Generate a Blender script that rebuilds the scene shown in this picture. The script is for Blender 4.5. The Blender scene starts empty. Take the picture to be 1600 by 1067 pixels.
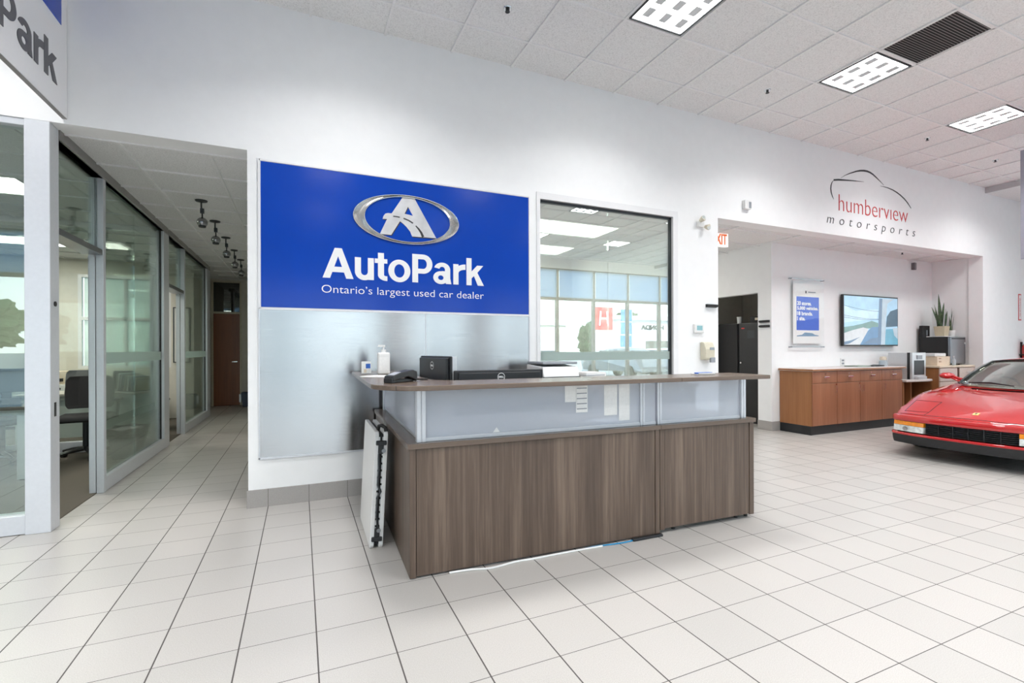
import bpy, bmesh, math, random
from mathutils import Vector, Matrix
PI = math.pi
random.seed(7)
SC = bpy.context.scene
COL = SC.collection

# ------------------------------------------------------------------ camera
cam = bpy.data.objects.new('camera', bpy.data.cameras.new('camera'))
COL.objects.link(cam)
cam.data.sensor_width = 36.0
cam.data.lens = 749.66 * 36.0 / 1600.0
cam.data.shift_y = (545.3 - 533.5) / 1600.0
cam.data.clip_start = 0.05
cam.data.clip_end = 400
cam.matrix_world = (Matrix.Translation((0, 0, 1.268)) @ Matrix.Rotation(-0.415, 4, 'Z')
                    @ Matrix.Rotation(PI / 2, 4, 'X') @ Matrix.Rotation(-0.0033, 4, 'Z'))
SC.camera = cam

# ------------------------------------------------------------------ world, sun, exposure
W = bpy.data.worlds.new('sky'); SC.world = W; W.use_nodes = True
wn = W.node_tree; wn.nodes.clear()
wo = wn.nodes.new('ShaderNodeOutputWorld'); wb = wn.nodes.new('ShaderNodeBackground')
wt = wn.nodes.new('ShaderNodeTexCoord'); ws = wn.nodes.new('ShaderNodeSeparateXYZ'); wr = wn.nodes.new('ShaderNodeValToRGB')
wr.color_ramp.elements[0].position = 0.0; wr.color_ramp.elements[0].color = (0.92, 0.96, 1.0, 1)
wr.color_ramp.elements[1].position = 0.6; wr.color_ramp.elements[1].color = (0.55, 0.74, 1.0, 1)
wn.links.new(wt.outputs['Generated'], ws.inputs[0]); wn.links.new(ws.outputs['Z'], wr.inputs[0])
wn.links.new(wr.outputs[0], wb.inputs['Color']); wn.links.new(wb.outputs[0], wo.inputs[0])
wb.inputs['Strength'].default_value = 2.7
sun = bpy.data.objects.new('sun', bpy.data.lights.new('sun', 'SUN')); COL.objects.link(sun)
sun.data.energy = 3.2; sun.data.angle = 0.02; sun.data.color = (1, 0.96, 0.9)
sun.rotation_euler = (math.radians(-42), 0, math.radians(-20))
vs = SC.view_settings
SC.display_settings.display_device = 'sRGB'
vs.view_transform = 'Standard'; vs.look = 'None'; vs.gamma = 1.0; vs.use_curve_mapping = False
vs.exposure = 0.53
SC.cycles.max_bounces = 10; SC.cycles.diffuse_bounces = 6; SC.cycles.glossy_bounces = 5
SC.cycles.transmission_bounces = 6; SC.cycles.transparent_max_bounces = 16
SC.cycles.sample_clamp_indirect = 6.0
SC.cycles.caustics_reflective = False; SC.cycles.caustics_refractive = False
# daylight portals in the two glazed walls (they guide sampling only, the light is the sky's)
def portal(name, loc, rot, sx, sy):
    l = bpy.data.lights.new(name, 'AREA'); l.shape = 'RECTANGLE'; l.size = sx; l.size_y = sy
    l.cycles.is_portal = True
    o = bpy.data.objects.new(name, l); COL.objects.link(o); o.location = loc; o.rotation_euler = rot
portal('portal_front', (2, -4.3, 1.9), (PI / 2, 0, PI), 22, 3.7)
portal('portal_right', (13.05, -0.5, 1.9), (PI / 2, 0, -PI / 2), 7.4, 3.7)

# ------------------------------------------------------------------ materials
M = {}
class NT:
    def __init__(s, name):
        m = bpy.data.materials.new(name); m.use_nodes = True; s.m = m; s.t = m.node_tree
        s.n = s.t.nodes; s.b = s.n['Principled BSDF']; s.out = s.n['Material Output']; M[name] = m
    def new(s, typ, **kw):
        x = s.n.new('ShaderNode' + typ)
        for k, v in kw.items(): setattr(x, k, v)
        return x
    def link(s, a, b): s.t.links.new(a, b)
    def coords(s, scale=(1, 1, 1), kind='Object', rot=(0, 0, 0)):
        c = s.new('TexCoord'); mp = s.new('Mapping'); mp.inputs['Scale'].default_value = scale
        mp.inputs['Rotation'].default_value = rot
        s.link(c.outputs[kind], mp.inputs[0]); return mp.outputs[0]
    def noise(s, vec, scale, detail=3, rough=0.55):
        x = s.new('TexNoise'); x.inputs['Scale'].default_value = scale; x.inputs['Detail'].default_value = detail
        x.inputs['Roughness'].default_value = rough
        s.link(vec, x.inputs['Vector']); return x.outputs['Fac']
    def ramp(s, fac, stops):
        r = s.new('ValToRGB'); e = r.color_ramp.elements
        while len(e) < len(stops): e.new(0.5)
        for q, (p, c) in zip(e, stops): q.position = p; q.color = (*c, 1)
        s.link(fac, r.inputs[0]); return r.outputs[0]
    def math(s, op, a, b=None, c=None):
        x = s.new('Math', operation=op)
        for i, v in enumerate((a, b, c)):
            if v is None: continue
            if isinstance(v, (int, float)): x.inputs[i].default_value = v
            else: s.link(v, x.inputs[i])
        return x.outputs[0]
    def mix(s, fac, a, b):
        x = s.new('Mix', data_type='RGBA')
        for sock, v in ((x.inputs[0], fac), (x.inputs[6], a), (x.inputs[7], b)):
            if isinstance(v, (int, float)): sock.default_value = v
            elif isinstance(v, tuple): sock.default_value = (*v, 1)
            else: s.link(v, sock)
        return x.outputs[2]
    def bump(s, h, strength=0.2, dist=0.01):
        x = s.new('Bump'); x.inputs['Strength'].default_value = strength; x.inputs['Distance'].default_value = dist
        s.link(h, x.inputs['Height']); s.link(x.outputs[0], s.b.inputs['Normal'])
    def set(s, **kw):
        for k, v in kw.items():
            k = {'base': 'Base Color', 'rough': 'Roughness', 'metal': 'Metallic', 'spec': 'Specular IOR Level', 'coat': 'Coat Weight',
                 'coatr': 'Coat Roughness', 'trans': 'Transmission Weight', 'emit': 'Emission Color', 'emits': 'Emission Strength', 'aniso': 'Anisotropic',
                 'sheen': 'Sheen Weight', 'ior': 'IOR'}[k]
            s.b.inputs[k].default_value = (*v, 1) if isinstance(v, tuple) else v
        return s
def plain(name, base, rough=0.5, grain=0.04, gscale=60, bump=0.0, **kw):
    n = NT(name); n.set(rough=rough, **kw)
    f = n.noise(n.coords(), gscale)
    n.link(n.ramp(f, [(0.3, tuple(c * (1 - grain) for c in base)), (0.7, tuple(min(1, c * (1 + grain)) for c in base))]), n.b.inputs['Base Color'])
    if bump: n.bump(f, bump, 0.004)
    return n
plain('wall_paint', (0.86, 0.866, 0.87), 0.75, 0.012, 8, 0.0)
plain('beige_paint', (0.70, 0.67, 0.60), 0.8, 0.03, 12)
plain('banner_grey', (0.30, 0.30, 0.36), 0.7)
plain('grey_paint', (0.55, 0.55, 0.56), 0.7)
plain('white_gloss', (0.80, 0.80, 0.81), 0.25, 0.008)
plain('white_plastic', (0.78, 0.78, 0.77), 0.4, 0.012)
plain('ivory_plastic', (0.62, 0.58, 0.46), 0.45)
plain('paper_white', (0.85, 0.85, 0.84), 0.8)
plain('black_plastic', (0.015, 0.016, 0.018), 0.38)
plain('black_matte', (0.02, 0.02, 0.021), 0.75)
plain('ball_chrome', (0.30, 0.30, 0.31), 0.15, metal=1.0)
plain('black_rubber', (0.012, 0.012, 0.012), 0.6)
plain('black_fabric', (0.022, 0.022, 0.024), 0.9, 0.3, 300, 0.2)
plain('grey_mesh', (0.16, 0.16, 0.17), 0.8, 0.2, 300)
plain('dark_metal', (0.05, 0.055, 0.06), 0.35, metal=0.6)
plain('aluminium', (0.66, 0.68, 0.72), 0.34, 0.02, 40, metal=0.25)
plain('bronze_frame', (0.30, 0.29, 0.28), 0.5, metal=0.3)
plain('chrome', (0.8, 0.8, 0.8), 0.12, 0.01, metal=1.0)
plain('steel_dark', (0.32, 0.33, 0.35), 0.3, metal=0.9)
plain('silver_paint', (0.62, 0.63, 0.64), 0.33, metal=0.5)
plain('grout_grey', (0.2, 0.19, 0.18), 0.9)
plain('sign_blue', (0.0, 0.050, 0.42), 0.17, 0.03, 3, spec=0.3)
plain('poster_blue', (0.035, 0.11, 0.62), 0.4)
plain('letter_white', (0.86, 0.86, 0.86), 0.4, 0.006)
plain('letter_grey', (0.10, 0.10, 0.11), 0.5)
plain('letter_black', (0.025, 0.025, 0.028), 0.5)
plain('letter_red', (0.55, 0.03, 0.03), 0.5)
plain('exit_orange', (0.75, 0.16, 0.05), 0.5, emit=(0.9, 0.2, 0.05), emits=0.25)
plain('exit_white', (0.8, 0.8, 0.78), 0.5, emit=(1.0, 0.97, 0.9), emits=0.55)
plain('drawer_pale', (0.62, 0.50, 0.43), 0.4, 0.05, 30)
plain('worktop_pale', (0.70, 0.63, 0.60), 0.3, 0.05, 200)
plain('beige_box', (0.72, 0.60, 0.46), 0.6, 0.05, 20)
plain('pot_beige', (0.58, 0.51, 0.36), 0.7)
plain('blue_plastic', (0.03, 0.13, 0.5), 0.4)
plain('blue_cord', (0.02, 0.25, 0.5), 0.5)
plain('bin_blue', (0.10, 0.13, 0.19), 0.5)
plain('amber_lens', (0.78, 0.26, 0.008), 0.12, 0.15, 40, coat=0.6)
plain('clear_lens', (0.66, 0.70, 0.68), 0.08, 0.2, 30, coat=1.0)
plain('badge_yellow', (0.85, 0.68, 0.25), 0.3)
plain('leather_tan', (0.68, 0.60, 0.48), 0.55, 0.08, 90)
plain('leaf_green', (0.050, 0.085, 0.035), 0.45, 0.75, 38)
plain('leaf_yellow', (0.30, 0.33, 0.12), 0.45, 0.2, 30)
plain('tree_green', (0.040, 0.080, 0.028), 0.8, 0.8, 9)
plain('bark', (0.10, 0.07, 0.05), 0.9, 0.3, 10)
plain('asphalt', (0.23, 0.23, 0.235), 0.9, 0.12, 3)
plain('far_white', (0.75, 0.76, 0.78), 0.7)
plain('far_red', (0.60, 0.02, 0.03), 0.5)
plain('far_blue', (0.05, 0.25, 0.62), 0.5)
plain('car_grey', (0.22, 0.23, 0.25), 0.25, coat=0.8)
plain('ring_grey', (0.42, 0.41, 0.40), 0.22, 0.35, 4, metal=0.8)
plain('thermo_teal', (0.25, 0.48, 0.52), 0.3)
plain('screen_grey', (0.3, 0.32, 0.35), 0.2)
plain('vent_black', (0.004, 0.004, 0.004), 1.0, spec=0.0)
plain('folder_green', (0.30, 0.36, 0.31), 0.6)
plain('bag_black', (0.03, 0.03, 0.033), 0.35, 0.4, 20, 0.6)
# red car paint
n = plain('car_red', (0.50, 0.002, 0.004), 0.45, 0.02, 5, coat=1.0, coatr=0.012, spec=0.3); n.b.inputs['Coat IOR'].default_value = 1.75
# showroom floor: square porcelain tiles in a straight grid
n = NT('floor_tile'); v = n.coords()
sp = n.new('SeparateXYZ'); n.link(v, sp.inputs[0])
FX, SX, FY, SY = -0.8548, 0.3053, 2.329, 0.2974
def grid(axis, o, s, half):
    q = n.math('DIVIDE', n.math('SUBTRACT', sp.outputs[axis], o), s)
    fr = n.math('ABSOLUTE', n.math('SUBTRACT', n.math('FRACT', n.math('ADD', q, 0.5)), 0.5))
    return n.math('LESS_THAN', fr, half / s), n.math('FLOOR', q)
gx, ix = grid('X', FX, SX, 0.0030); gy, iy = grid('Y', FY, SY, 0.0017)
g = n.math('MAXIMUM', gx, gy)
cb = n.new('CombineXYZ'); n.link(ix, cb.inputs[0]); n.link(iy, cb.inputs[1])
wn_ = n.new('TexWhiteNoise'); n.link(cb.outputs[0], wn_.inputs[0])
speck = n.noise(v, 260, 2, 0.7)
c1 = n.ramp(speck, [(0.32, (0.43, 0.412, 0.39)), (0.6, (0.525, 0.508, 0.484)), (0.75, (0.58, 0.56, 0.535))])
tint = n.ramp(wn_.outputs[0], [(0.0, (0.94, 0.94, 0.94)), (1.0, (1.03, 1.02, 1.02))])
mm = n.new('Mix', data_type='RGBA', blend_type='MULTIPLY'); mm.inputs[0].default_value = 1.0
n.link(c1, mm.inputs[6]); n.link(tint, mm.inputs[7])
n.link(n.mix(g, mm.outputs[2], (0.07, 0.062, 0.058)), n.b.inputs['Base Color'])
n.link(n.math('ADD', n.math('MULTIPLY', g, 0.4), 0.34), n.b.inputs['Roughness'])
n.bump(n.math('SUBTRACT', n.math('MULTIPLY', speck, 0.06), g), 0.25, 0.002)
# skirting tile
n = NT('skirting_tile'); v = n.coords(); sp = n.new('SeparateXYZ'); n.link(v, sp.inputs[0])
gx, ix = grid('X', FX, SX, 0.002)
c1 = n.ramp(n.noise(v, 260, 2, 0.7), [(0.3, (0.32, 0.30, 0.285)), (0.7, (0.41, 0.39, 0.37))])
n.link(n.mix(gx, c1, (0.12, 0.11, 0.10)), n.b.inputs['Base Color']); n.set(rough=0.45)
# carpet
n = NT('carpet'); v = n.coords()
f = n.noise(v, 170, 3, 0.8)
n.link(n.ramp(f, [(0.35, (0.055, 0.047, 0.036)), (0.65, (0.17, 0.15, 0.12))]), n.b.inputs['Base Color']); n.set(rough=0.95); n.bump(f, 0.6, 0.004)
# mineral fibre ceiling tile
n = NT('ceiling_tile'); v = n.coords()
f = n.noise(v, 95, 4, 0.8)
n.link(n.ramp(f, [(0.33, (0.58, 0.582, 0.58)), (0.5, (0.80, 0.802, 0.80)), (0.7, (0.85, 0.852, 0.85))]), n.b.inputs['Base Color']); n.set(rough=0.9); n.bump(f, 0.25, 0.003)
plain('ceiling_bar', (0.80, 0.80, 0.80), 0.5)
# wood laminates: streaks run along local Z
def wood(name, stops, sc=(9, 9, 0.5), rough=0.42, sc2=(60, 60, 1.6), k=0.45):
    n = NT(name)
    a = n.noise(n.coords(sc), 1.0, 5, 0.6); b = n.noise(n.coords(sc2), 1.0, 4, 0.7)
    f = n.math('ADD', n.math('MULTIPLY', a, 1 - k), n.math('MULTIPLY', b, k))
    n.link(n.ramp(f, stops), n.b.inputs['Base Color']); n.set(rough=rough); return n
wood('desk_wood', [(0.30, (0.045, 0.029, 0.021)), (0.5, (0.108, 0.073, 0.053)), (0.7, (0.21, 0.152, 0.115))])
wood('desk_top', [(0.3, (0.10, 0.070, 0.053)), (0.7, (0.19, 0.14, 0.108))], sc=(1.2, 14, 14), rough=0.27, sc2=(2, 70, 70))
wood('cherry_wood', [(0.3, (0.23, 0.085, 0.042)), (0.7, (0.40, 0.175, 0.095))], rough=0.35)
wood('cherry_side', [(0.3, (0.25, 0.10, 0.035)), (0.7, (0.39, 0.17, 0.065))], rough=0.35)
wood('door_wood', [(0.3, (0.16, 0.045, 0.014)), (0.7, (0.30, 0.095, 0.03))], rough=0.35)
wood('dark_wood', [(0.3, (0.02, 0.014, 0.01)), (0.7, (0.05, 0.035, 0.028))], rough=0.4)
# brushed stainless panel: fine horizontal brushing
n = NT('brushed_steel'); n.set(base=(0.80, 0.81, 0.83), metal=1.0, rough=0.17, aniso=0.95)
n.b.inputs['Anisotropic Rotation'].default_value = 0.25
tg = n.new('Tangent', direction_type='RADIAL', axis='Z'); n.link(tg.outputs[0], n.b.inputs['Tangent'])
f = n.noise(n.coords((3, 3, 900)), 1.0, 3, 0.6)
n.link(n.ramp(f, [(0.3, (0.46, 0.465, 0.48)), (0.7, (0.60, 0.605, 0.62))]), n.b.inputs['Base Color'])
n.bump(f, 0.05, 0.002)
# emblem: satin silver lettering
n = NT('emblem_silver'); n.set(rough=0.35, metal=0.35)
n.link(n.ramp(n.noise(n.coords(), 5), [(0.3, (0.55, 0.55, 0.56)), (0.7, (0.78, 0.78, 0.79))]), n.b.inputs['Base Color'])
# clear glass: mirror reflection plus tinted pass-through
def glass(name, refl, tint, rough=0.0, rcol=(1, 1, 1), graze=0.5):
    n = NT(name); n.n.remove(n.b)
    tr = n.new('BsdfTransparent'); gl = n.new('BsdfGlossy'); mx = n.new('MixShader'); lw = n.new('LayerWeight')
    lw.inputs['Blend'].default_value = 0.25
    tr.inputs[0].default_value = (*tint, 1); gl.inputs['Color'].default_value = (*rcol, 1); gl.inputs['Roughness'].default_value = rough
    f = n.math('MINIMUM', n.math('ADD', n.math('MULTIPLY', lw.outputs['Fresnel'], graze), refl), 0.92)
    n.link(f, mx.inputs[0]); n.link(tr.outputs[0], mx.inputs[1]); n.link(gl.outputs[0], mx.inputs[2]); n.link(mx.outputs[0], n.out.inputs[0])
glass('glass_clear', 0.03, (0.93, 0.97, 0.95))
glass('glass_partition', 0.13, (0.90, 0.95, 0.92), rcol=(0.95, 1.0, 0.98))
glass('glass_front', 0.15, (0.82, 0.88, 0.85), rcol=(0.95, 1.0, 0.98), graze=0.35)
glass('glass_reflective', 0.52, (0.78, 0.83, 0.80), rcol=(0.95, 0.99, 0.98))
glass('glass_windscreen', 0.30, (0.80, 0.84, 0.78))
glass('acrylic', 0.0, (0.985, 0.99, 0.99), graze=0.03)
glass('glass_dark', 0.12, (0.10, 0.11, 0.12))
# frosted film / panels: part diffuse, part see-through
def frosted(name, col, mixf, rough=0.2):
    n = NT(name); n.set(base=col, rough=rough)
    tr = n.new('BsdfTransparent'); tr.inputs[0].default_value = (*col, 1)
    tl = n.new('BsdfTranslucent'); tl.inputs[0].default_value = (*col, 1)
    m1 = n.new('MixShader'); m1.inputs[0].default_value = 0.42; n.link(n.b.outputs[0], m1.inputs[1]); n.link(tl.outputs[0], m1.inputs[2])
    m2 = n.new('MixShader'); m2.inputs[0].default_value = mixf; n.link(m1.outputs[0], m2.inputs[1]); n.link(tr.outputs[0], m2.inputs[2])
    n.link(m2.outputs[0], n.out.inputs[0])
frosted('frosted_panel', (0.90, 0.94, 1.0), 0.40, 0.12)
frosted('office_shade', (0.90, 0.90, 0.86), 0.06, 0.9)
frosted('frost_band', (0.70, 0.80, 0.78), 0.35, 0.5)
frosted('shade_fabric', (0.62, 0.76, 0.92), 0.28, 0.9)
n = NT('thin_paper'); n.set(base=(0.9, 0.9, 0.89), rough=0.8)
tl_ = n.new('BsdfTranslucent'); tl_.inputs[0].default_value = (0.9, 0.9, 0.88, 1); mx_ = n.new('MixShader'); mx_.inputs[0].default_value = 0.5
n.link(n.b.outputs[0], mx_.inputs[1]); n.link(tl_.outputs[0], mx_.inputs[2]); n.link(mx_.outputs[0], n.out.inputs[0])
frosted('bottle_clear', (0.75, 0.82, 0.86), 0.4, 0.1)
# lamps and screens
def emis(name, col, s):
    n = NT(name); n.set(base=(0.8, 0.8, 0.8), emit=col, emits=s, rough=0.4)
    f = n.noise(n.coords(), 7)
    n.link(n.ramp(f, [(0.3, tuple(c * 0.97 for c in col)), (0.7, col)]), n.b.inputs['Emission Color'])
emis('lamp_diffuser', (1.0, 0.985, 0.96), 7.0)
emis('lamp_warm', (1.0, 0.97, 0.88), 5.0)
for nm, c in (('tv_sky', (0.36, 0.60, 0.78)), ('tv_cloud', (0.50, 0.70, 0.84)), ('tv_green', (0.16, 0.30, 0.28)), ('tv_road', (0.58, 0.62, 0.64)), ('tv_blue', (0.12, 0.26, 0.45)),
              ('tv_slate', (0.13, 0.22, 0.34)), ('tv_pale', (0.42, 0.54, 0.62)), ('tv_dark', (0.05, 0.11, 0.17)), ('tv_teal', (0.12, 0.38, 0.52))):
    n = plain(nm, c, 0.25, 0.1, 6); c = tuple(0.68 * q + 0.32 * sum(c) / 3 for q in c); n.set(emit=c, emits=0.22, base=tuple(q * 0.5 for q in c))
# ------------------------------------------------------------------ mesh helpers
class MB:
    def __init__(s): s.bm = bmesh.new(); s.mats = []; s.cur = 0
    def mat(s, name):
        if name not in s.mats: s.mats.append(name)
        s.cur = s.mats.index(name); return s
    def _f(s, vs):
        try:
            f = s.bm.faces.new(vs); f.material_index = s.cur; return f
        except ValueError: return None
    def box(s, x0, x1, y0, y1, z0, z1, T=None):
        P = [(x0, y0, z0), (x1, y0, z0), (x1, y1, z0), (x0, y1, z0), (x0, y0, z1), (x1, y0, z1), (x1, y1, z1), (x0, y1, z1)]
        v = [s.bm.verts.new((T @ Vector(p)) if T else p) for p in P]
        for q in ((3, 2, 1, 0), (4, 5, 6, 7), (0, 1, 5, 4), (1, 2, 6, 5), (2, 3, 7, 6), (3, 0, 4, 7)): s._f([v[i] for i in q])
        return s
    def rings(s, rs, cap0=True, cap1=True, closed=True):
        V = [[s.bm.verts.new(p) for p in r] for r in rs]
        n = len(V[0])
        for a, b in zip(V, V[1:]):
            for i in range(n if closed else n - 1):
                j = (i + 1) % n; s._f([a[i], a[j], b[j], b[i]])
        if cap0 and closed: s._f(list(reversed(V[0])))
        if cap1 and closed: s._f(V[-1])
        return s
    def cyl(s, p0, p1, r0, r1=None, n=16, cap=True):
        p0, p1 = Vector(p0), Vector(p1); r1 = r0 if r1 is None else r1
        d = (p1 - p0).normalized(); a = d.orthogonal().normalized(); b = d.cross(a)
        R = lambda p, r: [p + (a * math.cos(2 * PI * i / n) + b * math.sin(2 * PI * i / n)) * r for i in range(n)]
        return s.rings([R(p0, r0), R(p1, r1)], cap, cap)
    def lathe(s, prof, c=(0, 0, 0), n=20):
        return s.rings([[(c[0] + r * math.cos(2 * PI * i / n), c[1] + r * math.sin(2 * PI * i / n), c[2] + z) for i in range(n)] for r, z in prof])
    def tube(s, pts, r, n=8, closed=False):
        pts = [Vector(p) for p in pts]; rs = []; ref = None
        for i, p in enumerate(pts):
            d = (pts[min(i + 1, len(pts) - 1)] - pts[max(i - 1, 0)]).normalized()
            if ref is None: ref = d.orthogonal().normalized()
            a = (ref - d * ref.dot(d)).normalized(); b = d.cross(a); ref = a
            rr = r[i] if isinstance(r, (list, tuple)) else r
            rs.append([p + (a * math.cos(2 * PI * k / n) + b * math.sin(2 * PI * k / n)) * rr for k in range(n)])
        return s.rings(rs)
    def prism(s, poly, f0, f1):
        """poly: 2d points; f0/f1 map a 2d point to 3d"""
        a = [s.bm.verts.new(f0(*p)) for p in poly]; b = [s.bm.verts.new(f1(*p)) for p in poly]
        n = len(poly)
        for i in range(n): s._f([a[i], a[(i + 1) % n], b[(i + 1) % n], b[i]])
        s._f(list(reversed(a))); s._f(b); return s
    def wallprism(s, poly, y0, y1): return s.prism(poly, lambda x, z: (x, y0, z), lambda x, z: (x, y1, z))
    def floorprism(s, poly, z0, z1): return s.prism(poly, lambda x, y: (x, y, z0), lambda x, y: (x, y, z1))
    def quad(s, *p): s._f([s.bm.verts.new(q) for q in p]); return s
    def strip(s, pts, width, y0, y1):
        """flat pen stroke in the x-z plane with varying width, given thickness in y"""
        L, R = [], []
        for i, (x, z) in enumerate(pts):
            a = pts[max(i - 1, 0)]; b = pts[min(i + 1, len(pts) - 1)]
            dx, dz = b[0] - a[0], b[1] - a[1]; l = math.hypot(dx, dz) or 1
            w = (width[i] if isinstance(width, (list, tuple)) else width) / 2
            L.append((x - dz / l * w, z + dx / l * w)); R.append((x + dz / l * w, z - dx / l * w))
        return s.wallprism(L + R[::-1], y0, y1)
    def build(s, name, mat=None, parent=None, smooth=False, bevel=0, loc=(0, 0, 0), rotz=0, seg=2):
        bmesh.ops.remove_doubles(s.bm, verts=s.bm.verts, dist=1e-6)
        bmesh.ops.recalc_face_normals(s.bm, faces=s.bm.faces)
        me = bpy.data.meshes.new(name); s.bm.to_mesh(me); s.bm.free()
        for m in (s.mats or [mat]): me.materials.append(M[m])
        o = bpy.data.objects.new(name, me); COL.objects.link(o)
        o.location = loc; o.rotation_euler = (0, 0, rotz)
        if parent: o.parent = parent
        if smooth:
            for p in me.polygons: p.use_smooth = True
            me.set_sharp_from_angle(angle=math.radians(38))
        if bevel:
            b = o.modifiers.new('bevel', 'BEVEL'); b.width = bevel; b.segments = seg; b.limit_method = 'ANGLE'; b.angle_limit = math.radians(40)
        return o
def tag(o, label=None, cat=None, group=None, kind=None):
    for k, v in (('label', label), ('category', cat), ('group', group), ('kind', kind)):
        if v: o[k] = v
    return o
def thing(name, label, cat, loc=(0, 0, 0), rotz=0, group=None):
    o = bpy.data.objects.new(name, None); COL.objects.link(o); o.empty_display_size = 0.1
    o.location = loc; o.rotation_euler = (0, 0, rotz); return tag(o, label, cat, group)
def struct(name, mb, mat=None, bevel=0, smooth=False, parent=None):
    o = mb.build(name, mat, parent, smooth, bevel)
    if not parent: o['kind'] = 'structure'
    return o
def copy_tree(o, parent=None):
    c = o.copy(); COL.objects.link(c)
    if parent: c.parent = parent
    for ch in [x for x in bpy.data.objects if x.parent == o]: copy_tree(ch, c)
    return c
def textmesh(body, bold, spacing, shear):
    cu = bpy.data.curves.new('t', 'FONT'); cu.body = body; cu.size = 1.0; cu.offset = bold
    cu.space_character = spacing; cu.shear = shear; cu.resolution_u = 5; cu.extrude = 0.01
    o = bpy.data.objects.new('t', cu); COL.objects.link(o)
    dg = bpy.context.evaluated_depsgraph_get(); dg.update()
    me = bpy.data.meshes.new_from_object(o.evaluated_get(dg)); bpy.data.objects.remove(o); bpy.data.curves.remove(cu)
    return me
def lettering(body, w, h, frame, mat, parent=None, name='lettering', depth=0.004, bold=0.0, spacing=1.0, shear=0.0, fat=0.0):
    """fit text (left/bottom of its box at the origin) into w x h; frame = 4x4 matrix (x right, y up, z out); fat thickens the strokes (m)"""
    me = textmesh(body, bold, spacing, shear)
    xs = [v.co.x for v in me.vertices]; ys = [v.co.y for v in me.vertices]; x0, x1, y0, y1 = min(xs), max(xs), min(ys), max(ys)
    base = [Vector((fat + (v.co.x - x0) / (x1 - x0) * (w - 2 * fat), fat + (v.co.y - y0) / (y1 - y0) * (h - 2 * fat), (v.co.z + 0.01) / 0.02 * depth)) for v in me.vertices]
    polys = [tuple(p.vertices) for p in me.polygons]; n = len(base); bpy.data.meshes.remove(me)
    offs = [(0, 0, 0)] + ([(q * a, q * b_, -(k + 1) * 0.0001) for k, (a, b_) in enumerate(((1, 1), (1, 0), (1, -1), (0, -1), (-1, -1), (-1, 0), (-1, 1), (0, 1))) for q in (fat,)] if fat else [])
    V, P = [], []
    for k, o_ in enumerate(offs):
        V += [frame @ (c + Vector(o_)) for c in base]; P += [tuple(i + k * n for i in p) for p in polys]
    me = bpy.data.meshes.new(name); me.from_pydata([tuple(v) for v in V], [], P); me.materials.append(M[mat])
    bm = bmesh.new(); bm.from_mesh(me); bmesh.ops.recalc_face_normals(bm, faces=bm.faces); bm.to_mesh(me); bm.free()
    o = bpy.data.objects.new(name, me); COL.objects.link(o)
    if parent: o.parent = parent
    return o
def autopark(name, mat, parent, F, d):
    """the heavy grotesque word of both signs, drawn letter by letter; F maps (x, z, depth) to a point; baseline 0, capitals .258 high"""
    b = MB(); lay = [0]
    def poly(*p, up=True):
        lay[0] += 1 if up else 0; e = d + 0.00009 * lay[0]          # each stroke a hair prouder, so no two faces coincide
        b.prism(p, lambda x, z: F(x, z, 0), lambda x, z: F(x, z, e))
    def rect(x0, x1, z0, z1): poly((x0, z0), (x1, z0), (x1, z1), (x0, z1))
    def arc(cx, cz, ro, ri, a0, a1, n=24):
        full = abs(a1 - a0) >= 360; A = [math.radians(a0 + (a1 - a0) * i / n) for i in range(n + 1)]
        for p, q in zip(A, A[1:]):
            poly(*[(cx + r[0] * math.cos(t), cz + r[1] * math.sin(t)) for r, t in ((ro, p), (ro, q), (ri, q), (ri, p))], up=p == A[0])
    poly((.171, 0), (.231, 0), (.300, .200), (.300, .258), (.268, .258)); poly((.421, 0), (.361, 0), (.292, .200), (.292, .258), (.326, .258)); poly((.222, .052), (.370, .052), (.354, .098), (.238, .098))
    rect(.432, .483, .070, .192); arc(.512, .072, (.080, .077), (.029, .033), 180, 360); rect(.541, .592, 0, .192)
    rect(.600, .708, .153, .192); rect(.627, .679, .045, .244); arc(.703, .050, (.076, .052), (.024, .010), 180, 270, 10); rect(.700, .708, -.002, .040)
    arc(.8145, .095, (.0985, .101), (.046, .060), 0, 360, 40)
    rect(.930, .983, 0, .258); rect(.975, 1.033, .214, .258); rect(.975, 1.033, .083, .127); arc(1.031, .1705, (.085, .0875), (.033, .0435), -90, 90)
    rect(1.236, 1.286, .030, .140); arc(1.209, .132, (.077, .065), (.027, .026), 0, 165, 20); arc(1.196, .056, (.072, .060), (.026, .022), 0, 360, 30); rect(1.205, 1.25, .088, .118); poly((1.240, .04), (1.286, .05), (1.297, 0), (1.244, 0))
    rect(1.316, 1.367, 0, .192); arc(1.436, .108, (.112, .086), (.069, .036), 90, 180, 12)
    rect(1.446, 1.497, 0, .258); poly((1.490, .060), (1.552, .120), (1.616, .192), (1.553, .192), (1.490, .124)); poly((1.519, .095), (1.560, 0), (1.622, 0), (1.552, .128))
    return b.build(name, mat, parent)
def onwall(x, y, z): return Matrix.Translation((x, y, z)) @ Matrix.Rotation(PI / 2, 4, 'X')      # faces -Y
def facing(x, y, z, a): return Matrix.Translation((x, y, z)) @ Matrix.Rotation(a, 4, 'Z') @ Matrix.Rotation(PI / 2, 4, 'X')
def boxthing(name, label, cat, dims, mat, bevel=0.004, group=None, loc=(0, 0, 0), rotz=0):
    o = MB().box(*dims).build(name, mat, bevel=bevel, loc=loc, rotz=rotz); return tag(o, label, cat, group)
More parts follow.
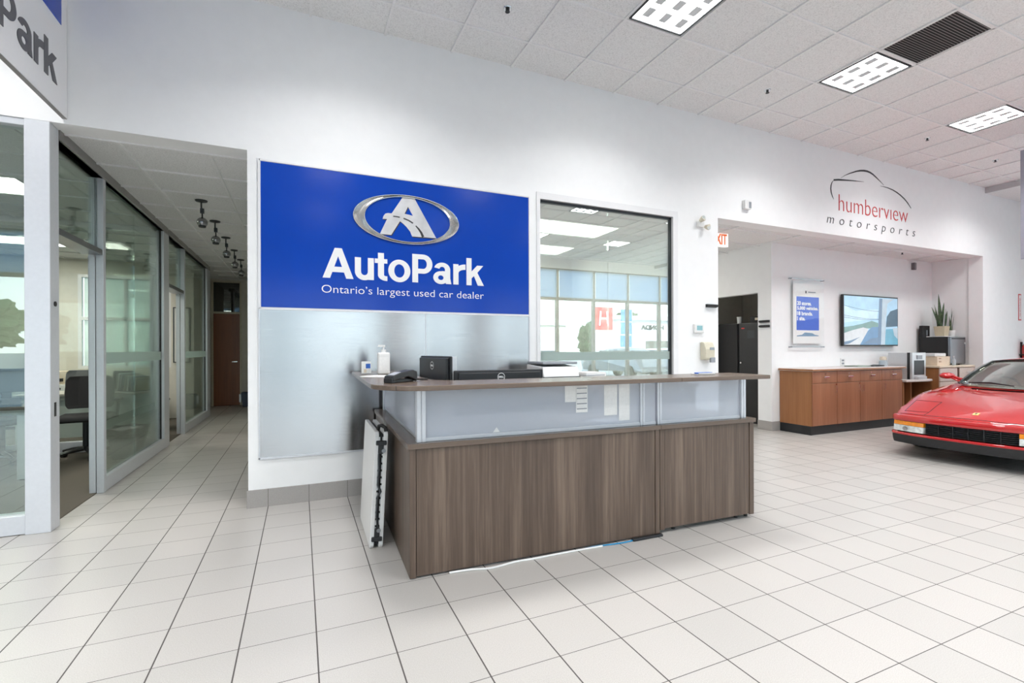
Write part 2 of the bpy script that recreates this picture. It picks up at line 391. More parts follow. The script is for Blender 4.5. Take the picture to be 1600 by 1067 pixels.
# ------------------------------------------------------------------ the setting
YW = 4.367                 # showroom face of the main wall
H = 4.08                   # showroom ceiling
HH = 2.872                 # low ceilings behind the main wall
struct('floor', MB().quad((-9.2, -4.4, 0), (14, -4.4, 0), (14, 13, 0), (-9.2, 13, 0)), 'floor_tile')
struct('floor_carpet', MB().box(-6, -1.66, YW + 0.02, 10.75, 0.0, 0.006), 'carpet')
struct('floor_carpet', MB().box(-0.25, 4.55, YW + 0.2, 7.6, 0.0, 0.006), 'carpet')
# ceilings with their exposed bars
struct('ceiling', MB().quad((-9.2, -4.4, H), (-9.2, YW + 0.2, H), (11.03, YW + 0.2, H), (11.03, -4.4, H)), 'ceiling_tile')
struct('ceiling_bulkhead', MB().mat('grey_paint').box(11.03, 11.06, -4.4, YW, H - 0.10, H).mat('ceiling_tile').box(11.06, 14, -4.4, YW + 0.2, H - 0.10, H))
struct('ceiling_hall', MB().box(-6.2, -0.25, YW + 0.1, 10.83, HH, HH + 0.05).box(-2.1, -0.25, 10.83, 12.8, HH, HH + 0.05), 'ceiling_tile')
struct('ceiling_alcove', MB().box(-0.25, 11.2, YW + 0.1, 9.2, HH + 0.01, HH + 0.06), 'ceiling_tile')
def bars(name, x0, x1, y0, y1, z, ox, oy, sx, sy, w=0.020, d=0.016):
    b = MB()
    i = math.ceil((x0 - ox) / sx)
    while ox + i * sx < x1:
        x = ox + i * sx; b.box(x - w / 2, x + w / 2, y0, y1, z - d, z + 0.002); i += 1
    j = math.ceil((y0 - oy) / sy)
    while oy + j * sy < y1:
        y = oy + j * sy; b.box(x0, x1, y - w / 2, y + w / 2, z - d * 0.85, z + 0.002); j += 1
    struct(name, b, 'ceiling_bar')
CX, CSX, CY, CSY = 3.7624, 0.613, 3.955, 0.607
bars('trim_1', -9, 11.03, -4.25, YW, H, CX, CY, CSX, CSY, 0.018, 0.014)
bars('trim_2', -1.6, -0.387, YW + 0.2, 12.6, HH, -0.670, 4.58, 0.61, 0.608)
bars('trim_3', -6, -1.75, YW + 0.1, 10.7, HH, -1.28, 4.58, 0.61, 0.608)
bars('trim_4', 4.69, 10.95, YW + 0.2, 9.0, HH + 0.01, 5.3, 4.72, 1.22, 0.61)
bars('trim_5', -0.2, 4.5, YW + 0.2, 7.5, HH + 0.01, 0.4, 4.9, 1.22, 0.61)
# main wall with its openings
b = MB()
b.box(-9.2, 11.06, YW, YW + 0.2, 2.868, H); b.box(-9.2, -5, YW, YW + 0.2, 0, 2.868); b.box(11.06, 14, YW, YW + 0.2, 2.868, H - 0.1)
b.box(-0.387, 2.20, YW, YW + 0.2, 0, 2.868); b.box(4.046, 4.69, YW, YW + 0.2, 0, 2.868)
b.box(2.20, 4.046, YW, YW + 0.2, 0, 0.80)
b.box(10.95, 14, YW, YW + 0.2, 0, 2.868)
struct('wall_back', b, 'wall_paint')
struct('wall_left', MB().box(-9.2, -9, -4.4, YW, 0, H), 'wall_paint')
struct('wall_hall', MB().box(-0.387, -0.25, YW + 0.2, 12.6, 0, HH), 'wall_paint')
struct('wall_hall', MB().box(-2.1, -1.84, 10.83, 12.6, 0, HH), 'beige_paint')
b = MB(); b.box(-2.1, -1.82, 12.6, 12.8, 0, HH); b.box(-1.25, -0.25, 12.6, 12.8, 0, HH); b.box(-1.82, -1.25, 12.6, 12.8, 2.80, HH)
struct('wall_hall_end', b, 'beige_paint')
b = MB(); b.box(-6.2, -6, YW + 0.2, 10.83, 0, HH); b.box(-6, -3.55, 10.70, 10.83, 0, HH); b.box(-2.2, -1.84, 10.70, 10.83, 0, HH); b.box(-3.55, -2.2, 10.70, 10.83, 0, 0.95); b.box(-3.55, -2.2, 10.70, 10.83, 2.6, HH); struct('wall_office', b, 'beige_paint')
b = MB(); b.box(-0.25, 4.55, 7.6, 7.7, 0, HH + 0.01); struct('wall_office', b, 'beige_paint')
struct('wall_passage', MB().box(4.55, 4.69, YW + 0.2, 9.0, 0, HH + 0.01), 'wall_paint')
struct('wall_passage', MB().box(4.55, 6.7, 9.0, 9.2, 0, HH + 0.01), 'wall_paint')
b = MB(); b.box(6.6, 6.73, 5.12, 5.36, 0, HH + 0.01); b.box(6.6, 6.73, 5.36, 6.60, 2.145, HH + 0.01); b.box(6.6, 6.73, 6.60, 9.0, 0, HH + 0.01)
struct('wall_passage', b, 'wall_paint')
struct('wall_alcove', MB().box(6.73, 11.1, 5.12, 5.25, 0, HH + 0.01), 'wall_paint')
struct('wall_alcove', MB().box(10.97, 11.1, YW + 0.2, 5.12, 0, HH + 0.01), 'wall_paint')
b = MB(); b.box(8.3, 8.4, 5.25, 7.2, 0, HH); b.box(6.73, 8.3, 7.1, 7.2, 0, HH); b.box(6.73, 8.4, 5.25, 7.2, 2.5, 2.6); struct('wall_store', b, 'beige_paint')
# skirting tiles
b = MB(); b.box(-0.397, 4.70, YW - 0.010, YW, 0, 0.142); b.box(-0.397, -0.387, YW, 12.6, 0, 0.142); b.box(4.69, 4.70, YW, 9.0, 0, 0.142); struct('baseboard_back', b, 'skirting_tile')
b = MB(); b.box(6.588, 6.6, 5.108, 5.36, 0, 0.142); b.box(6.6, 6.78, 5.108, 5.12, 0, 0.142); b.box(6.588, 6.6, 6.6, 9.0, 0, 0.142); struct('baseboard_alcove', b, 'skirting_tile')
b = MB(); b.box(10.94, 14, YW - 0.012, YW, 0, 0.142); struct('baseboard_right', b, 'skirting_tile')
# hall end door: flush cherry leaf, dark glazed transom, pale frame
d = MB(); d.box(-1.83, -1.795, 12.57, 12.7, 0, 2.82); d.box(-1.275, -1.24, 12.57, 12.7, 0, 2.82); d.box(-1.83, -1.24, 12.57, 12.7, 2.80, 2.83); d.box(-1.795, -1.275, 12.57, 12.7, 2.09, 2.135)
dr = struct('door_1', d, 'ivory_plastic', bevel=0.003)
MB().box(-1.795, -1.275, 12.60, 12.64, 0.008, 2.09).build('door_leaf', 'door_wood', dr)
MB().box(-1.795, -1.275, 12.63, 12.64, 2.135, 2.80).build('transom_pane', 'glass_dark', dr)
MB().box(-1.83, -1.24, 12.72, 12.74, 0, 2.83).build('backing', 'black_matte', dr)
MB().cyl((-1.335, 12.60, 1.0), (-1.335, 12.55, 1.0), 0.012).box(-1.43, -1.325, 12.545, 12.56, 0.992, 1.008).build('door_handle', 'chrome', dr)
# reflective office window in the main wall
b = MB()
for x0, x1, z0, z1 in ((2.20, 2.238, 0.85, 2.80), (3.975, 4.046, 0.85, 2.80), (2.20, 4.046, 2.80, 2.868), (2.20, 4.046, 0.80, 0.85)):
    b.box(x0, x1, YW - 0.012, YW + 0.10, z0, z1)
w1 = struct('window_1', b, 'white_gloss')
MB().mat('dark_metal').box(2.238, 2.248, YW + 0.02, YW + 0.06, 0.85, 2.80).box(3.955, 3.975, YW + 0.02, YW + 0.06, 0.85, 2.80).box(2.238, 3.975, YW + 0.02, YW + 0.06, 2.775, 2.80).build('gasket', None, w1)
for x0, x1 in ((2.248, 3.098), (3.101, 3.955)):
    MB().box(x0, x1, YW + 0.036, YW + 0.044, 0.85, 2.775).build('pane', 'glass_reflective', w1)
    MB().box(x0, x1, YW + 0.030, YW + 0.033, 1.145, 1.235).build('frosted_band', 'frost_band', w1)
# glazed office front in line with the main wall (left edge of the view)
b = MB(); b.box(-1.738, -1.60, YW, YW + 0.14, 0, 2.868); b.box(-5, -4.86, YW, YW + 0.14, 0, 2.868); b.box(-3.35, -3.23, YW + 0.01, YW + 0.13, 0, 2.868)
b.box(-4.86, -1.738, YW + 0.01, YW + 0.12, 0.004, 0.134); b.box(-4.86, -1.738, YW + 0.01, YW + 0.12, 2.82, 2.868)
w2 = struct('window_2', b, 'aluminium', bevel=0.004)
MB().box(-1.62, -1.598, YW + 0.055, YW + 0.085, 0.80, 0.90).mat('black_plastic').cyl((-1.6, YW + 0.07, 1.60), (-1.594, YW + 0.07, 1.60), 0.018).build('lock', 'black_plastic', w2)
for x0, x1 in ((-4.86, -3.35), (-3.23, -1.738)):
    MB().box(x0, x1, YW + 0.06, YW + 0.068, 0.134, 2.82).build('pane', 'glass_front', w2)
    MB().box(x0, x1, YW + 0.052, YW + 0.055, 1.145, 1.25).build('frosted_band', 'frost_band', w2)
# glazed partition along the hall
XP = -1.606
def bay(n, y0, y1, seams):
    b = MB(); X0, X1 = XP - 0.054, XP
    b.box(X0, X1, y0, y0 + 0.06, 0, 2.86); b.box(X0, X1, y1, y1 + 0.26 if n == 3 else y1 + 0.3, 0, 2.86)
    b.box(X0, X1, y0 + 0.06, y1, 0.004, 0.13)
    b.box(X0, X1, y0 + 0.06, y1, 2.80, 2.86)
    b.box(XP - 0.106, X0 - 0.006, y0, y0 + 0.05, 0, 2.10); b.box(XP - 0.106, X0 - 0.012, y0, y0 + 0.05, 2.10, 2.86)
    w = struct('window_%d' % n, b, 'aluminium', bevel=0.003)
    MB().box(X0 - 0.012, X0, y0 + 0.004, y0 + 0.03, 2.165, 2.80).build('track_gap', 'black_matte', w)
    ys = [y0 + 0.06] + seams + [y1]
    for a, c in zip(ys, ys[1:]):
        MB().box(XP - 0.045, XP - 0.037, a + 0.002, c - 0.002, 0.13, 2.80).build('pane', 'glass_partition', w)
        MB().box(XP - 0.034, XP - 0.031, a + 0.002, c - 0.002, 1.145, 1.25).build('frosted_band', 'frost_band', w)
    MB().box(XP - 0.05, XP - 0.03, y1 - 0.012, y1, 0.13, 2.80).build('gasket', 'black_matte', w)
bay(3, 5.38, 7.45, [6.40]); bay(4, 8.64, 10.57, [])
b = MB()
for q in ((-3.55, -3.50, .95, 2.6), (-2.25, -2.2, .95, 2.6), (-2.90, -2.86, 1.0, 2.55), (-3.50, -2.25, .95, 1.0), (-3.50, -2.25, 2.55, 2.6), (-3.50, -2.25, 1.80, 1.86)): b.box(q[0], q[1], 10.70, 10.80, q[2], q[3])
wb_ = struct('window_10', b, 'white_gloss'); MB().box(-3.50, -2.25, 10.765, 10.772, 1.0, 2.55).build('pane', 'glass_clear', wb_); MB().box(-3.49, -2.26, 10.785, 10.789, 1.0, 2.55).build('roller_shade', 'office_shade', wb_)
# door-head rails and the continuous header above the sliding doors
for n, (ya, yb) in ((5, (YW + 0.14, 5.38)), (6, (7.75, 8.64))):
    b = MB(); b.box(XP - 0.15, XP - 0.005, ya, yb, 2.115, 2.165); b.box(XP - 0.085, XP, ya, yb, 2.80, 2.86)
    w = struct('window_%d' % n, b, 'steel_dark', bevel=0.003)
    MB().box(XP - 0.05, XP - 0.042, ya, yb, 2.165, 2.80).build('pane', 'glass_partition', w)
struct('trim_6', MB().box(XP - 0.11, XP + 0.014, YW + 0.142, 10.83, 2.80, 2.872), 'bronze_frame')
# inner partition between the two left offices
b = MB(); b.box(-6, -1.79, 7.60, 7.68, 0.006, 0.14); b.box(-6, -1.79, 7.60, 7.68, 2.80, 2.87); b.box(-1.79, -1.70, 7.60, 7.68, 0.006, 2.87); b.box(-4.0, -3.93, 7.60, 7.68, 0.14, 2.80)
w = struct('window_7', b, 'aluminium', bevel=0.003)
for x0, x1 in ((-6, -4.0), (-3.93, -1.79)): MB().box(x0, x1, 7.635, 7.643, 0.14, 2.80).build('pane', 'glass_clear', w)
# showroom front behind the viewer and the right-hand end: mullioned glazing with roller shades above the transom
def glazed(name, a0, a1, at, step, P, shades):
    b = MB(); a = a0; k = 0
    def bx(u0, u1, v0, v1, z0, z1): b.box(*P(u0, u1, v0, v1), z0, z1)
    edges = []
    while a <= a1 + 0.01: edges.append(a); a += step
    for e in edges: bx(e - 0.035, e + 0.035, -0.07, 0.07, 0, 3.76)
    for z0, z1 in ((0, 0.12), (2.78, 2.88), (3.70, 3.78), (1.02, 1.06)): bx(edges[0], edges[-1], -0.05, 0.05, z0, z1)
    w = struct(name, b, 'bronze_frame')
    for e, f in zip(edges, edges[1:]):
        q = MB(); q.box(*P(e + 0.035, f - 0.035, -0.005, 0.005), 0.12, 3.70); q.build('pane', 'glass_clear', w)
        if shades: q = MB(); q.box(*P(e + 0.05, f - 0.05, 0.06, 0.064), 2.86, 3.72); q.build('roller_shade', 'shade_fabric', w)
    return edges
E1 = glazed('window_8', 7.28 - 1.33 * 12, 7.28 + 1.33 * 4 + 0.1, 0, 1.33, lambda u0, u1, v0, v1: (u0, u1, -4.25 + v0, -4.25 + v1), True)
struct('wall_front', MB().box(-9.2, 14, -4.40, -4.18, 3.76, H), 'wall_paint')
struct('wall_front', MB().box(-9.2, -8.68, -4.40, -4.18, 0, 3.76), 'wall_paint')
struct('wall_front', MB().box(12.6, 13.2, -4.40, -4.18, 0, 3.76), 'wall_paint')
glazed('window_9', -4.18, 3.2, 0, 1.22, lambda u0, u1, v0, v1: (13.05 - v1, 13.05 - v0, u0, u1), False)
struct('wall_right', MB().box(13.0, 13.2, 3.14, YW, 0, H), 'wall_paint')
struct('wall_right', MB().box(12.95, 13.2, -4.4, 3.14, 3.76, H), 'wall_paint')

struct('column', MB().box(2.05, 2.55, -4.05, -3.6, 0, H), 'wall_paint')  # three added columns, out of view, that put streaks into the steel panel's reflection
struct('column', MB().box(4.35, 4.75, -4.05, -3.65, 0, H), 'grey_paint')
struct('column', MB().box(-1.6, -1.1, -4.05, -3.6, 0, H), 'wall_paint')

# ------------------------------------------------------------------ ceiling fixtures
LIGHTS = []
def troffer(x, y, z, label, name='ceiling_light', group='square louvred lights in the showroom ceiling', power=19, src=None, s=0.56, cat='ceiling light'):
    t = copy_tree(src) if src else thing(name, label, cat, group=group)
    t.location = (x, y, z); t['label'] = label
    if not src:
        h = s / 2
        b = MB()
        for q in ((-h, h, -h, -h + 0.014), (-h, h, h - 0.014, h), (-h, -h + 0.014, -h, h), (h - 0.014, h, -h, h)): b.box(*q, -0.012, 0.0)
        b.build('frame', 'dark_metal', t)
        MB().box(-h + 0.01, h - 0.01, -h + 0.01, h - 0.01, -0.003, 0.0).build('diffuser', 'lamp_diffuser', t)
        b = MB()
        for k in (-1, 0, 1):
            x_ = k * s * 0.31
            for y0 in (-0.20, -0.04, 0.12): b.box(x_ - 0.036, x_ + 0.036, y0 - 0.02, y0 + 0.085, -0.009, -0.004)
            b.box(x_ - 0.003, x_ + 0.003, -h + 0.012, h - 0.012, -0.008, -0.005)
        b.box(-h + 0.012, h - 0.012, -0.003, 0.003, -0.008, -0.005)
        b.build('louvre', 'silver_paint', t)
        l = bpy.data.lights.new('lamp', 'AREA'); l.shape = 'SQUARE'; l.size = s * 0.9; l.energy = power; l.spread = math.radians(135); l.color = (1, 0.992, 0.985)
        o = bpy.data.objects.new('lamp', l); COL.objects.link(o); o.parent = t; o.location = (0, 0, -0.02)
    return t
place = {(1, 0): 'square ceiling light nearest the viewer, cut by the top edge of the photo', (2, 0): 'square ceiling light beside the dark return grille',
         (3, 0): 'square ceiling light above the car, at the right end of the row'}
first = None
for j in range(3):
    for i in range(-2, 5):
        x = CX + CSX * (-1.5 + 4 * (i - 1)); y = 3.955 - CSY * 1.5 - j * 4 * CSY
        t = troffer(x, y, H, place.get((i, j), 'square louvred light in the showroom ceiling outside the view'), src=first)
        first = first or t
pl = thing('ceiling_light', 'wide flat light panel in the office ceiling behind the left glass', 'ceiling light', (-3.0, 6.2, HH), group='light panels in the office ceilings')
MB().box(-0.6, 0.6, -0.3, 0.3, -0.012, 0).build('frame', 'white_plastic', pl)
MB().box(-0.58, 0.58, -0.28, 0.28, -0.016, -0.011).build('diffuser', 'lamp_warm', pl)
ll = bpy.data.lights.new('lamp', 'AREA'); ll.shape = 'RECTANGLE'; ll.size = 1.1; ll.size_y = 0.5; ll.energy = 30; ll.color = (1, 0.96, 0.86)
lo = bpy.data.objects.new('lamp', ll); COL.objects.link(lo); lo.parent = pl; lo.location = (0, 0, -0.03)
for p, lab in (((-3.6, 9.2, HH), 'flat light panel in the ceiling of the second office along the hall'), ((3.3, 5.55, HH + 0.01), 'flat light panel in the ceiling just behind the reflective office window'), ((3.4, 6.85, HH + 0.01), 'flat light panel farther back behind the reflective office window'), ((1.6, 6.2, HH + 0.01), 'flat light panel at the left of the office behind the reflective window'),
               ((5.6, 7.6, HH + 0.01), 'flat light panel deep in the passage ceiling')):
    c = copy_tree(pl); c.location = p; c['label'] = lab
    if 'passage' in lab or 'reflective' in lab:
        for ch in c.children:
            if ch.type == 'LIGHT': ch.data = ch.data.copy(); ch.data.energy = 12 if 'passage' in lab else 24
# return-air grille
g = thing('return_air_grille', 'dark slatted return air grille in the showroom ceiling', 'vent', (CX + 2.5 * CSX, CY - 2.5 * CSY, H))
b = MB()
for q in ((-0.295, 0.295, -0.295, -0.28), (-0.295, 0.295, 0.28, 0.295), (-0.295, -0.28, -0.295, 0.295), (0.28, 0.295, -0.295, 0.295)): b.box(*q, -0.010, 0)
b.build('frame', 'ceiling_bar', g)
MB().box(-0.28, 0.28, -0.28, 0.28, -0.003, -0.001).build('backing', 'black_matte', g)
b = MB()
for k in range(26):
    y = -0.275 + k * 0.022; b.quad((-0.28, y, -0.009), (0.28, y, -0.009), (0.28, y + 0.011, -0.003), (-0.28, y + 0.011, -0.003))
o = b.build('slats', 'bronze_frame', g)
# sprinklers
sp0 = None
for x, y, lab in ((1.571, 3.635, 'small ceiling sprinkler nearest the viewer, above the blue sign'), (4.666, 3.66, 'small ceiling sprinkler left of the middle ceiling light'),
                  (7.71, 3.644, 'small ceiling sprinkler left of the light above the car'), (9.547, 3.66, 'small ceiling sprinkler farthest right, near the ceiling bulkhead')):
    if sp0 is None:
        sp0 = s = thing('sprinkler', lab, 'sprinkler', group='ceiling sprinklers')
        MB().lathe([(0.0, 0), (0.036, 0), (0.032, -0.008), (0.0, -0.008)], n=18).build('escutcheon', 'chrome', s, smooth=True)
        MB().lathe([(0.0, -0.008), (0.012, -0.008), (0.010, -0.020), (0.006, -0.026), (0.020, -0.029), (0.020, -0.031), (0, -0.031)], n=12).box(-0.016, -0.011, -0.003, 0.003, -0.029, -0.010).box(0.011, 0.016, -0.003, 0.003, -0.029, -0.010).build('head', 'black_plastic', s)
    else: s = copy_tree(sp0); s['label'] = lab
    s.location = (x, y, H)
c = copy_tree(sp0); c.location = (9.35, 4.78, HH + 0.01); c['label'] = 'small sprinkler under the low alcove ceiling above the television'

# ------------------------------------------------------------------ blue wall sign
sg = thing('wall_sign', 'large blue wall sign with a silver oval emblem and white lettering above the steel panel', 'sign', (0.902, YW - 0.001, 1.607))
x0, x1, z0, z1 = -1.205, 1.205, 0.0, 1.195     # local
b = MB()
b.box(x0, x1, -0.010, 0, z0, z1); b.build('backing', 'white_gloss', sg)
MB().box(x0 + 0.012, x1 - 0.004, -0.013, -0.010, z0 + 0.008, z1 - 0.012).build('face', 'sign_blue', sg)
b = MB(); b.box(x0 - 0.008, x0 + 0.008, -0.016, 0, z0 - 0.006, z1 + 0.006); b.box(x0, x1, -0.016, 0, z1 - 0.008, z1 + 0.006); b.box(x0, x1, -0.016, 0, z0 - 0.012, z0 + 0.004); b.box(x1, x1 + 0.006, -0.016, 0, z0, z1)
b.build('trim', 'white_gloss', sg)
OX, OZ = -0.902, -1.607
def lt(body, xa, xb, za, zb, **kw): return lettering(body, xb - xa, zb - za, onwall(xa + OX, -0.013, za + OZ), 'letter_white', sg, **kw)
autopark('lettering', 'letter_white', sg, lambda x, z, d: (x + OX, -0.0130 - d, z + 1.878 + OZ), 0.002)
lt('Ontario\u2019s largest used car dealer', 0.164, 1.621, 1.730, 1.817, depth=0.002, bold=-0.008)
em = MB()
E_ = lambda cx, cz, rx, rz, n=64: [(cx + rx * math.cos(2 * PI * i / n), cz + rz * math.sin(2 * PI * i / n)) for i in range(n)]
def ringmesh(o_, i_, y0, y1, mb):
    n = len(o_)
    for i in range(n):
        j = (i + 1) % n
        mb._f([mb.bm.verts.new((p[0] + OX, y, p[1] + OZ)) for p, y in ((o_[i], y0), (o_[j], y0), (i_[j], y1), (i_[i], y1))])
oval = MB(); n_ = 72; oo, ii = E_(0.894, 2.440, 0.474, 0.217, n_), E_(0.899, 2.440, 0.386, 0.203, n_)
V3 = lambda p, y: (p[0] + OX, y, p[1] + OZ)
for i in range(n_):                       # concave silver band between two bright rims
    prev = None
    j = (i + 1) % n_
    for u0, u1 in ((0, .25), (.25, .5), (.5, .75), (.75, 1)):
        L2 = lambda a, u: (oo[a][0] + (ii[a][0] - oo[a][0]) * u, oo[a][1] + (ii[a][1] - oo[a][1]) * u)
        dy = lambda u: -0.0145 - 0.010 * (2 * u - 1) ** 2
        oval._f([oval.bm.verts.new(V3(L2(a, u), dy(u))) for a, u in ((i, u0), (j, u0), (j, u1), (i, u1))])
eo = oval.build('emblem_ring', 'ring_grey', sg, smooth=True)
rim = MB()
for pts in (oo, ii): rim.tube([V3(p, -0.022) for p in pts + pts[:1]], 0.0042, 6)
rim.build('emblem_rim', 'chrome', eo, smooth=True)
def emb(mb, poly, y0=-0.016, y1=-0.0132, dx=0, dz=0): mb.wallprism([(x + OX + dx, z + OZ + dz) for x, z in poly], y0, y1)
legL = [(0.849, 2.645), (0.949, 2.645), (0.893, 2.558), (0.862, 2.491), (0.838, 2.462), (0.821, 2.420), (0.743, 2.290), (0.644, 2.290), (0.707, 2.428), (0.668, 2.425), (0.676, 2.452), (0.691, 2.474), (0.715, 2.482), (0.747, 2.482)]
legR = [(0.949, 2.645), (1.153, 2.296), (1.040, 2.296), (0.962, 2.40), (0.938, 2.480), (0.893, 2.558)]
road = [(0.838, 2.462), (0.862, 2.491), (0.902, 2.487), (0.938, 2.480), (0.965, 2.46), (1.0, 2.40), (1.045, 2.296), (1.021, 2.294), (0.93, 2.293), (0.912, 2.335), (0.879, 2.374), (0.85, 2.40), (0.821, 2.420)]
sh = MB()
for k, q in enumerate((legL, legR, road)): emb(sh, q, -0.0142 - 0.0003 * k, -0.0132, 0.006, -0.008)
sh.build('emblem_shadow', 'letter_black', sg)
e = MB()
for k, q in enumerate((legL, legR, road)): emb(e, q, -0.0160 - 0.0004 * k)
e.build('emblem_letter', 'emblem_silver', sg)
ln = MB()
for pts, w in (([(0.761, 2.458), (0.79, 2.458), (0.819, 2.455)], 0.009), ([(0.852, 2.449), (0.90, 2.434), (0.938, 2.413)], 0.012), ([(0.962, 2.393), (0.99, 2.365), (1.012, 2.335), (1.030, 2.296)], [0.010, 0.016, 0.02, 0.024])):
    ln.strip([(x + OX, z + OZ) for x, z in pts], w, -0.0178, -0.016)
ln.build('road_line', 'letter_black', sg)
# brushed steel panel
sp_ = thing('steel_panel', 'brushed stainless steel wall panel under the blue sign', 'panel', (0.902, YW - 0.002, 0.395))
MB().box(-1.205, 1.205, -0.006, 0, 0.0, 1.20).build('sheet', 'brushed_steel', sp_)
b = MB(); b.box(-1.213, -1.203, -0.012, 0, -0.01, 1.20); b.box(-1.213, 1.213, -0.012, 0, -0.012, 0.002); b.box(1.203, 1.213, -0.012, 0, -0.01, 1.20); b.box(0.148, 0.156, -0.008, -0.006, 0, 1.20)
b.build('edge_trim', 'aluminium', sp_)
# hanging sign on the left, at right angles to the wall
hs = thing('hanging_sign', 'white and blue hanging sign at the top left corner with dark lettering', 'sign', (-1.501, 4.35, 2.90))
MB().box(-0.03, 0, -2.15, 0.01, 0, 1.17).build('board', 'white_gloss', hs)
MB().box(-0.028, -0.001, -2.148, 0.008, -0.004, -0.0002).build('edge_trim', 'bronze_frame', hs)
MB().box(0, 0.003, -2.10, -0.085, 0.605, 1.14).build('blue_field', 'sign_blue', hs)
autopark('lettering', 'letter_grey', hs, lambda x, z, d: (d, x + 2.577 - 4.35, z * .93 + 3.058 - 2.90), 0.002)
# wall logo of a car outline with red and black lettering
lg = thing('wall_logo', 'thin black car outline with red and black lettering on the wall above the alcove', 'logo', (7.8, YW, 3.0))
b = MB(); Q = lambda pts: [(x - 7.8, z - 3.0) for x, z in pts]
b.strip(Q([(7.055, 3.691), (7.15, 3.742), (7.255, 3.785), (7.41, 3.838), (7.50, 3.86), (7.587, 3.873), (7.66, 3.876), (7.728, 3.869), (7.80, 3.851), (7.871, 3.821), (7.97, 3.776), (8.068, 3.728)]), [0.002, .008, .014, .02, .024, .026, .026, .025, .022, .018, .01, .002], -0.003, 0)
b.strip(Q([(7.984, 3.700), (8.08, 3.702), (8.184, 3.697), (8.30, 3.682), (8.40, 3.659), (8.50, 3.627), (8.598, 3.585), (8.69, 3.53), (8.778, 3.459)]), [.002, .008, .012, .015, .018, .018, .018, .016, .008], -0.003, 0)
b.strip(Q([(6.897, 3.640), (7.00, 3.658), (7.102, 3.668), (7.331, 3.690), (7.587, 3.709)]), [.024, .026, .022, .014, .002], -0.003, 0)
b.strip(Q([(6.893, 3.635), (6.858, 3.60), (6.838, 3.556), (6.832, 3.51), (6.841, 3.462), (6.865, 3.41), (6.895, 3.369)]), [.003, .012, .018, .020, .018, .012, .002], -0.003, 0)
b.build('car_outline', 'letter_black', lg)
lettering('humberv\u0131ew', 1.685, 0.232, onwall(7.006 - 7.8, 0, 0.221), 'letter_red', lg, bold=-0.016, depth=0.003)
lettering('motorsports', 2.146, 0.138, onwall(6.744 - 7.8, 0, -0.020), 'letter_black', lg, bold=-0.012, spacing=1.9, shear=0.22, depth=0.003)
# grey banner hanging at the right edge
hb = thing('hanging_banner', 'grey hanging banner cut off by the right edge of the photo', 'banner', (9.0, 3.19, 2.47))
MB().box(-0.01, 0.01, -1.0, 0, 0, 1.48).build('panel', 'banner_grey', hb, bevel=0.003)
for q in (-0.1, -0.9): MB().cyl((0, q, 1.48), (0, q, 1.61), 0.003, n=6).build('hanging_wire', 'steel_dark', hb)
# ------------------------------------------------------------------ small fittings on the walls
t = thing('emergency_light', 'white twin-head emergency light on the wall right of the office window', 'emergency light', (4.393, YW, 2.75))
MB().box(-0.05, 0.05, -0.03, 0, -0.03, 0.04).build('back_box', 'white_plastic', t, bevel=0.008)
for dx, dz in ((-0.02, 0.065), (0.06, -0.035)):
    hd = MB().cyl((dx, -0.03, dz * 0.6), (dx + 0.01, -0.075, dz), 0.020, 0.036, 16).build('lamp_head', 'ivory_plastic', t, smooth=True)
    MB().cyl((dx + 0.01, -0.074, dz), (dx + 0.0105, -0.078, dz), 0.031, n=16).build('lens', 'clear_lens', hd)
t = thing('motion_detector', 'small white box detector on the wall above the passage opening', 'detector', (5.165, YW, 3.02))
MB().box(-0.065, 0.045, -0.05, 0, 0, 0.11).build('housing', 'white_plastic', t, bevel=0.006); MB().box(0.0, 0.04, -0.053, -0.05, 0.012, 0.09).build('lens', 'screen_grey', t)
t = thing('thermostat', 'white thermostat with a teal screen above the dispenser', 'thermostat', (4.36, YW, 1.455))
MB().box(-0.075, 0.075, -0.028, 0, 0, 0.105).build('housing', 'white_plastic', t, bevel=0.006); MB().box(-0.04, 0.045, -0.030, -0.027, 0.03, 0.085).build('screen', 'thermo_teal', t)
t = thing('soap_dispenser', 'beige wall dispenser below the thermostat', 'dispenser', (4.47, YW, 1.10))
b = MB(); b.rings([[(-0.075, -y, z), (0.075, -y, z), (0.075, 0, z), (-0.075, 0, z)] for y, z in ((0.06, 0.03), (0.085, 0.05), (0.09, 0.16), (0.06, 0.235), (0.03, 0.245))]); b.build('housing', 'ivory_plastic', t, bevel=0.008)
MB().box(0.0, 0.07, -0.098, -0.07, 0.0, 0.06).build('push_lever', 'screen_grey', t, bevel=0.004); MB().box(-0.01, 0.06, -0.0925, -0.088, 0.15, 0.18).build('window', 'steel_dark', t)
def slot(label, loc, rz): 
    t = thing('wall_bracket', label, 'bracket', loc, rz, 'black wall brackets beside the passage')
    MB().prism([(0, 0), (-0.035, 0.008), (-0.035, 0.032), (0, 0.038)], lambda y, z: (-0.085, y, z), lambda y, z: (0.085, y, z)).build('bracket_body', 'black_matte', t)
    MB().box(-0.085, 0.085, -0.037, 0, 0.036, 0.041).build('top_edge', 'silver_paint', t)
slot('thin black wall bracket left of the passage opening', (4.57, YW, 1.765), 0)
slot('upper of the two black brackets on the alcove pillar', (6.6, 5.235, 1.665), -PI / 2)
slot('lower of the two black brackets on the alcove pillar', (6.6, 5.235, 1.59), -PI / 2)
t = thing('exit_sign', 'white exit sign with red letters hanging in the passage', 'exit sign', (5.38, 5.0, 2.70))
MB().box(-0.16, 0.16, -0.025, 0.025, 0, 0.20).build('housing', 'exit_white', t, bevel=0.004)
lettering('EXIT', 0.27, 0.15, onwall(-0.135, -0.025, 0.025), 'exit_orange', t, fat=0.004, depth=0.002)
MB().box(-0.03, 0.03, -0.02, 0.02, 0.198, 0.182).build('bracket', 'white_plastic', t)
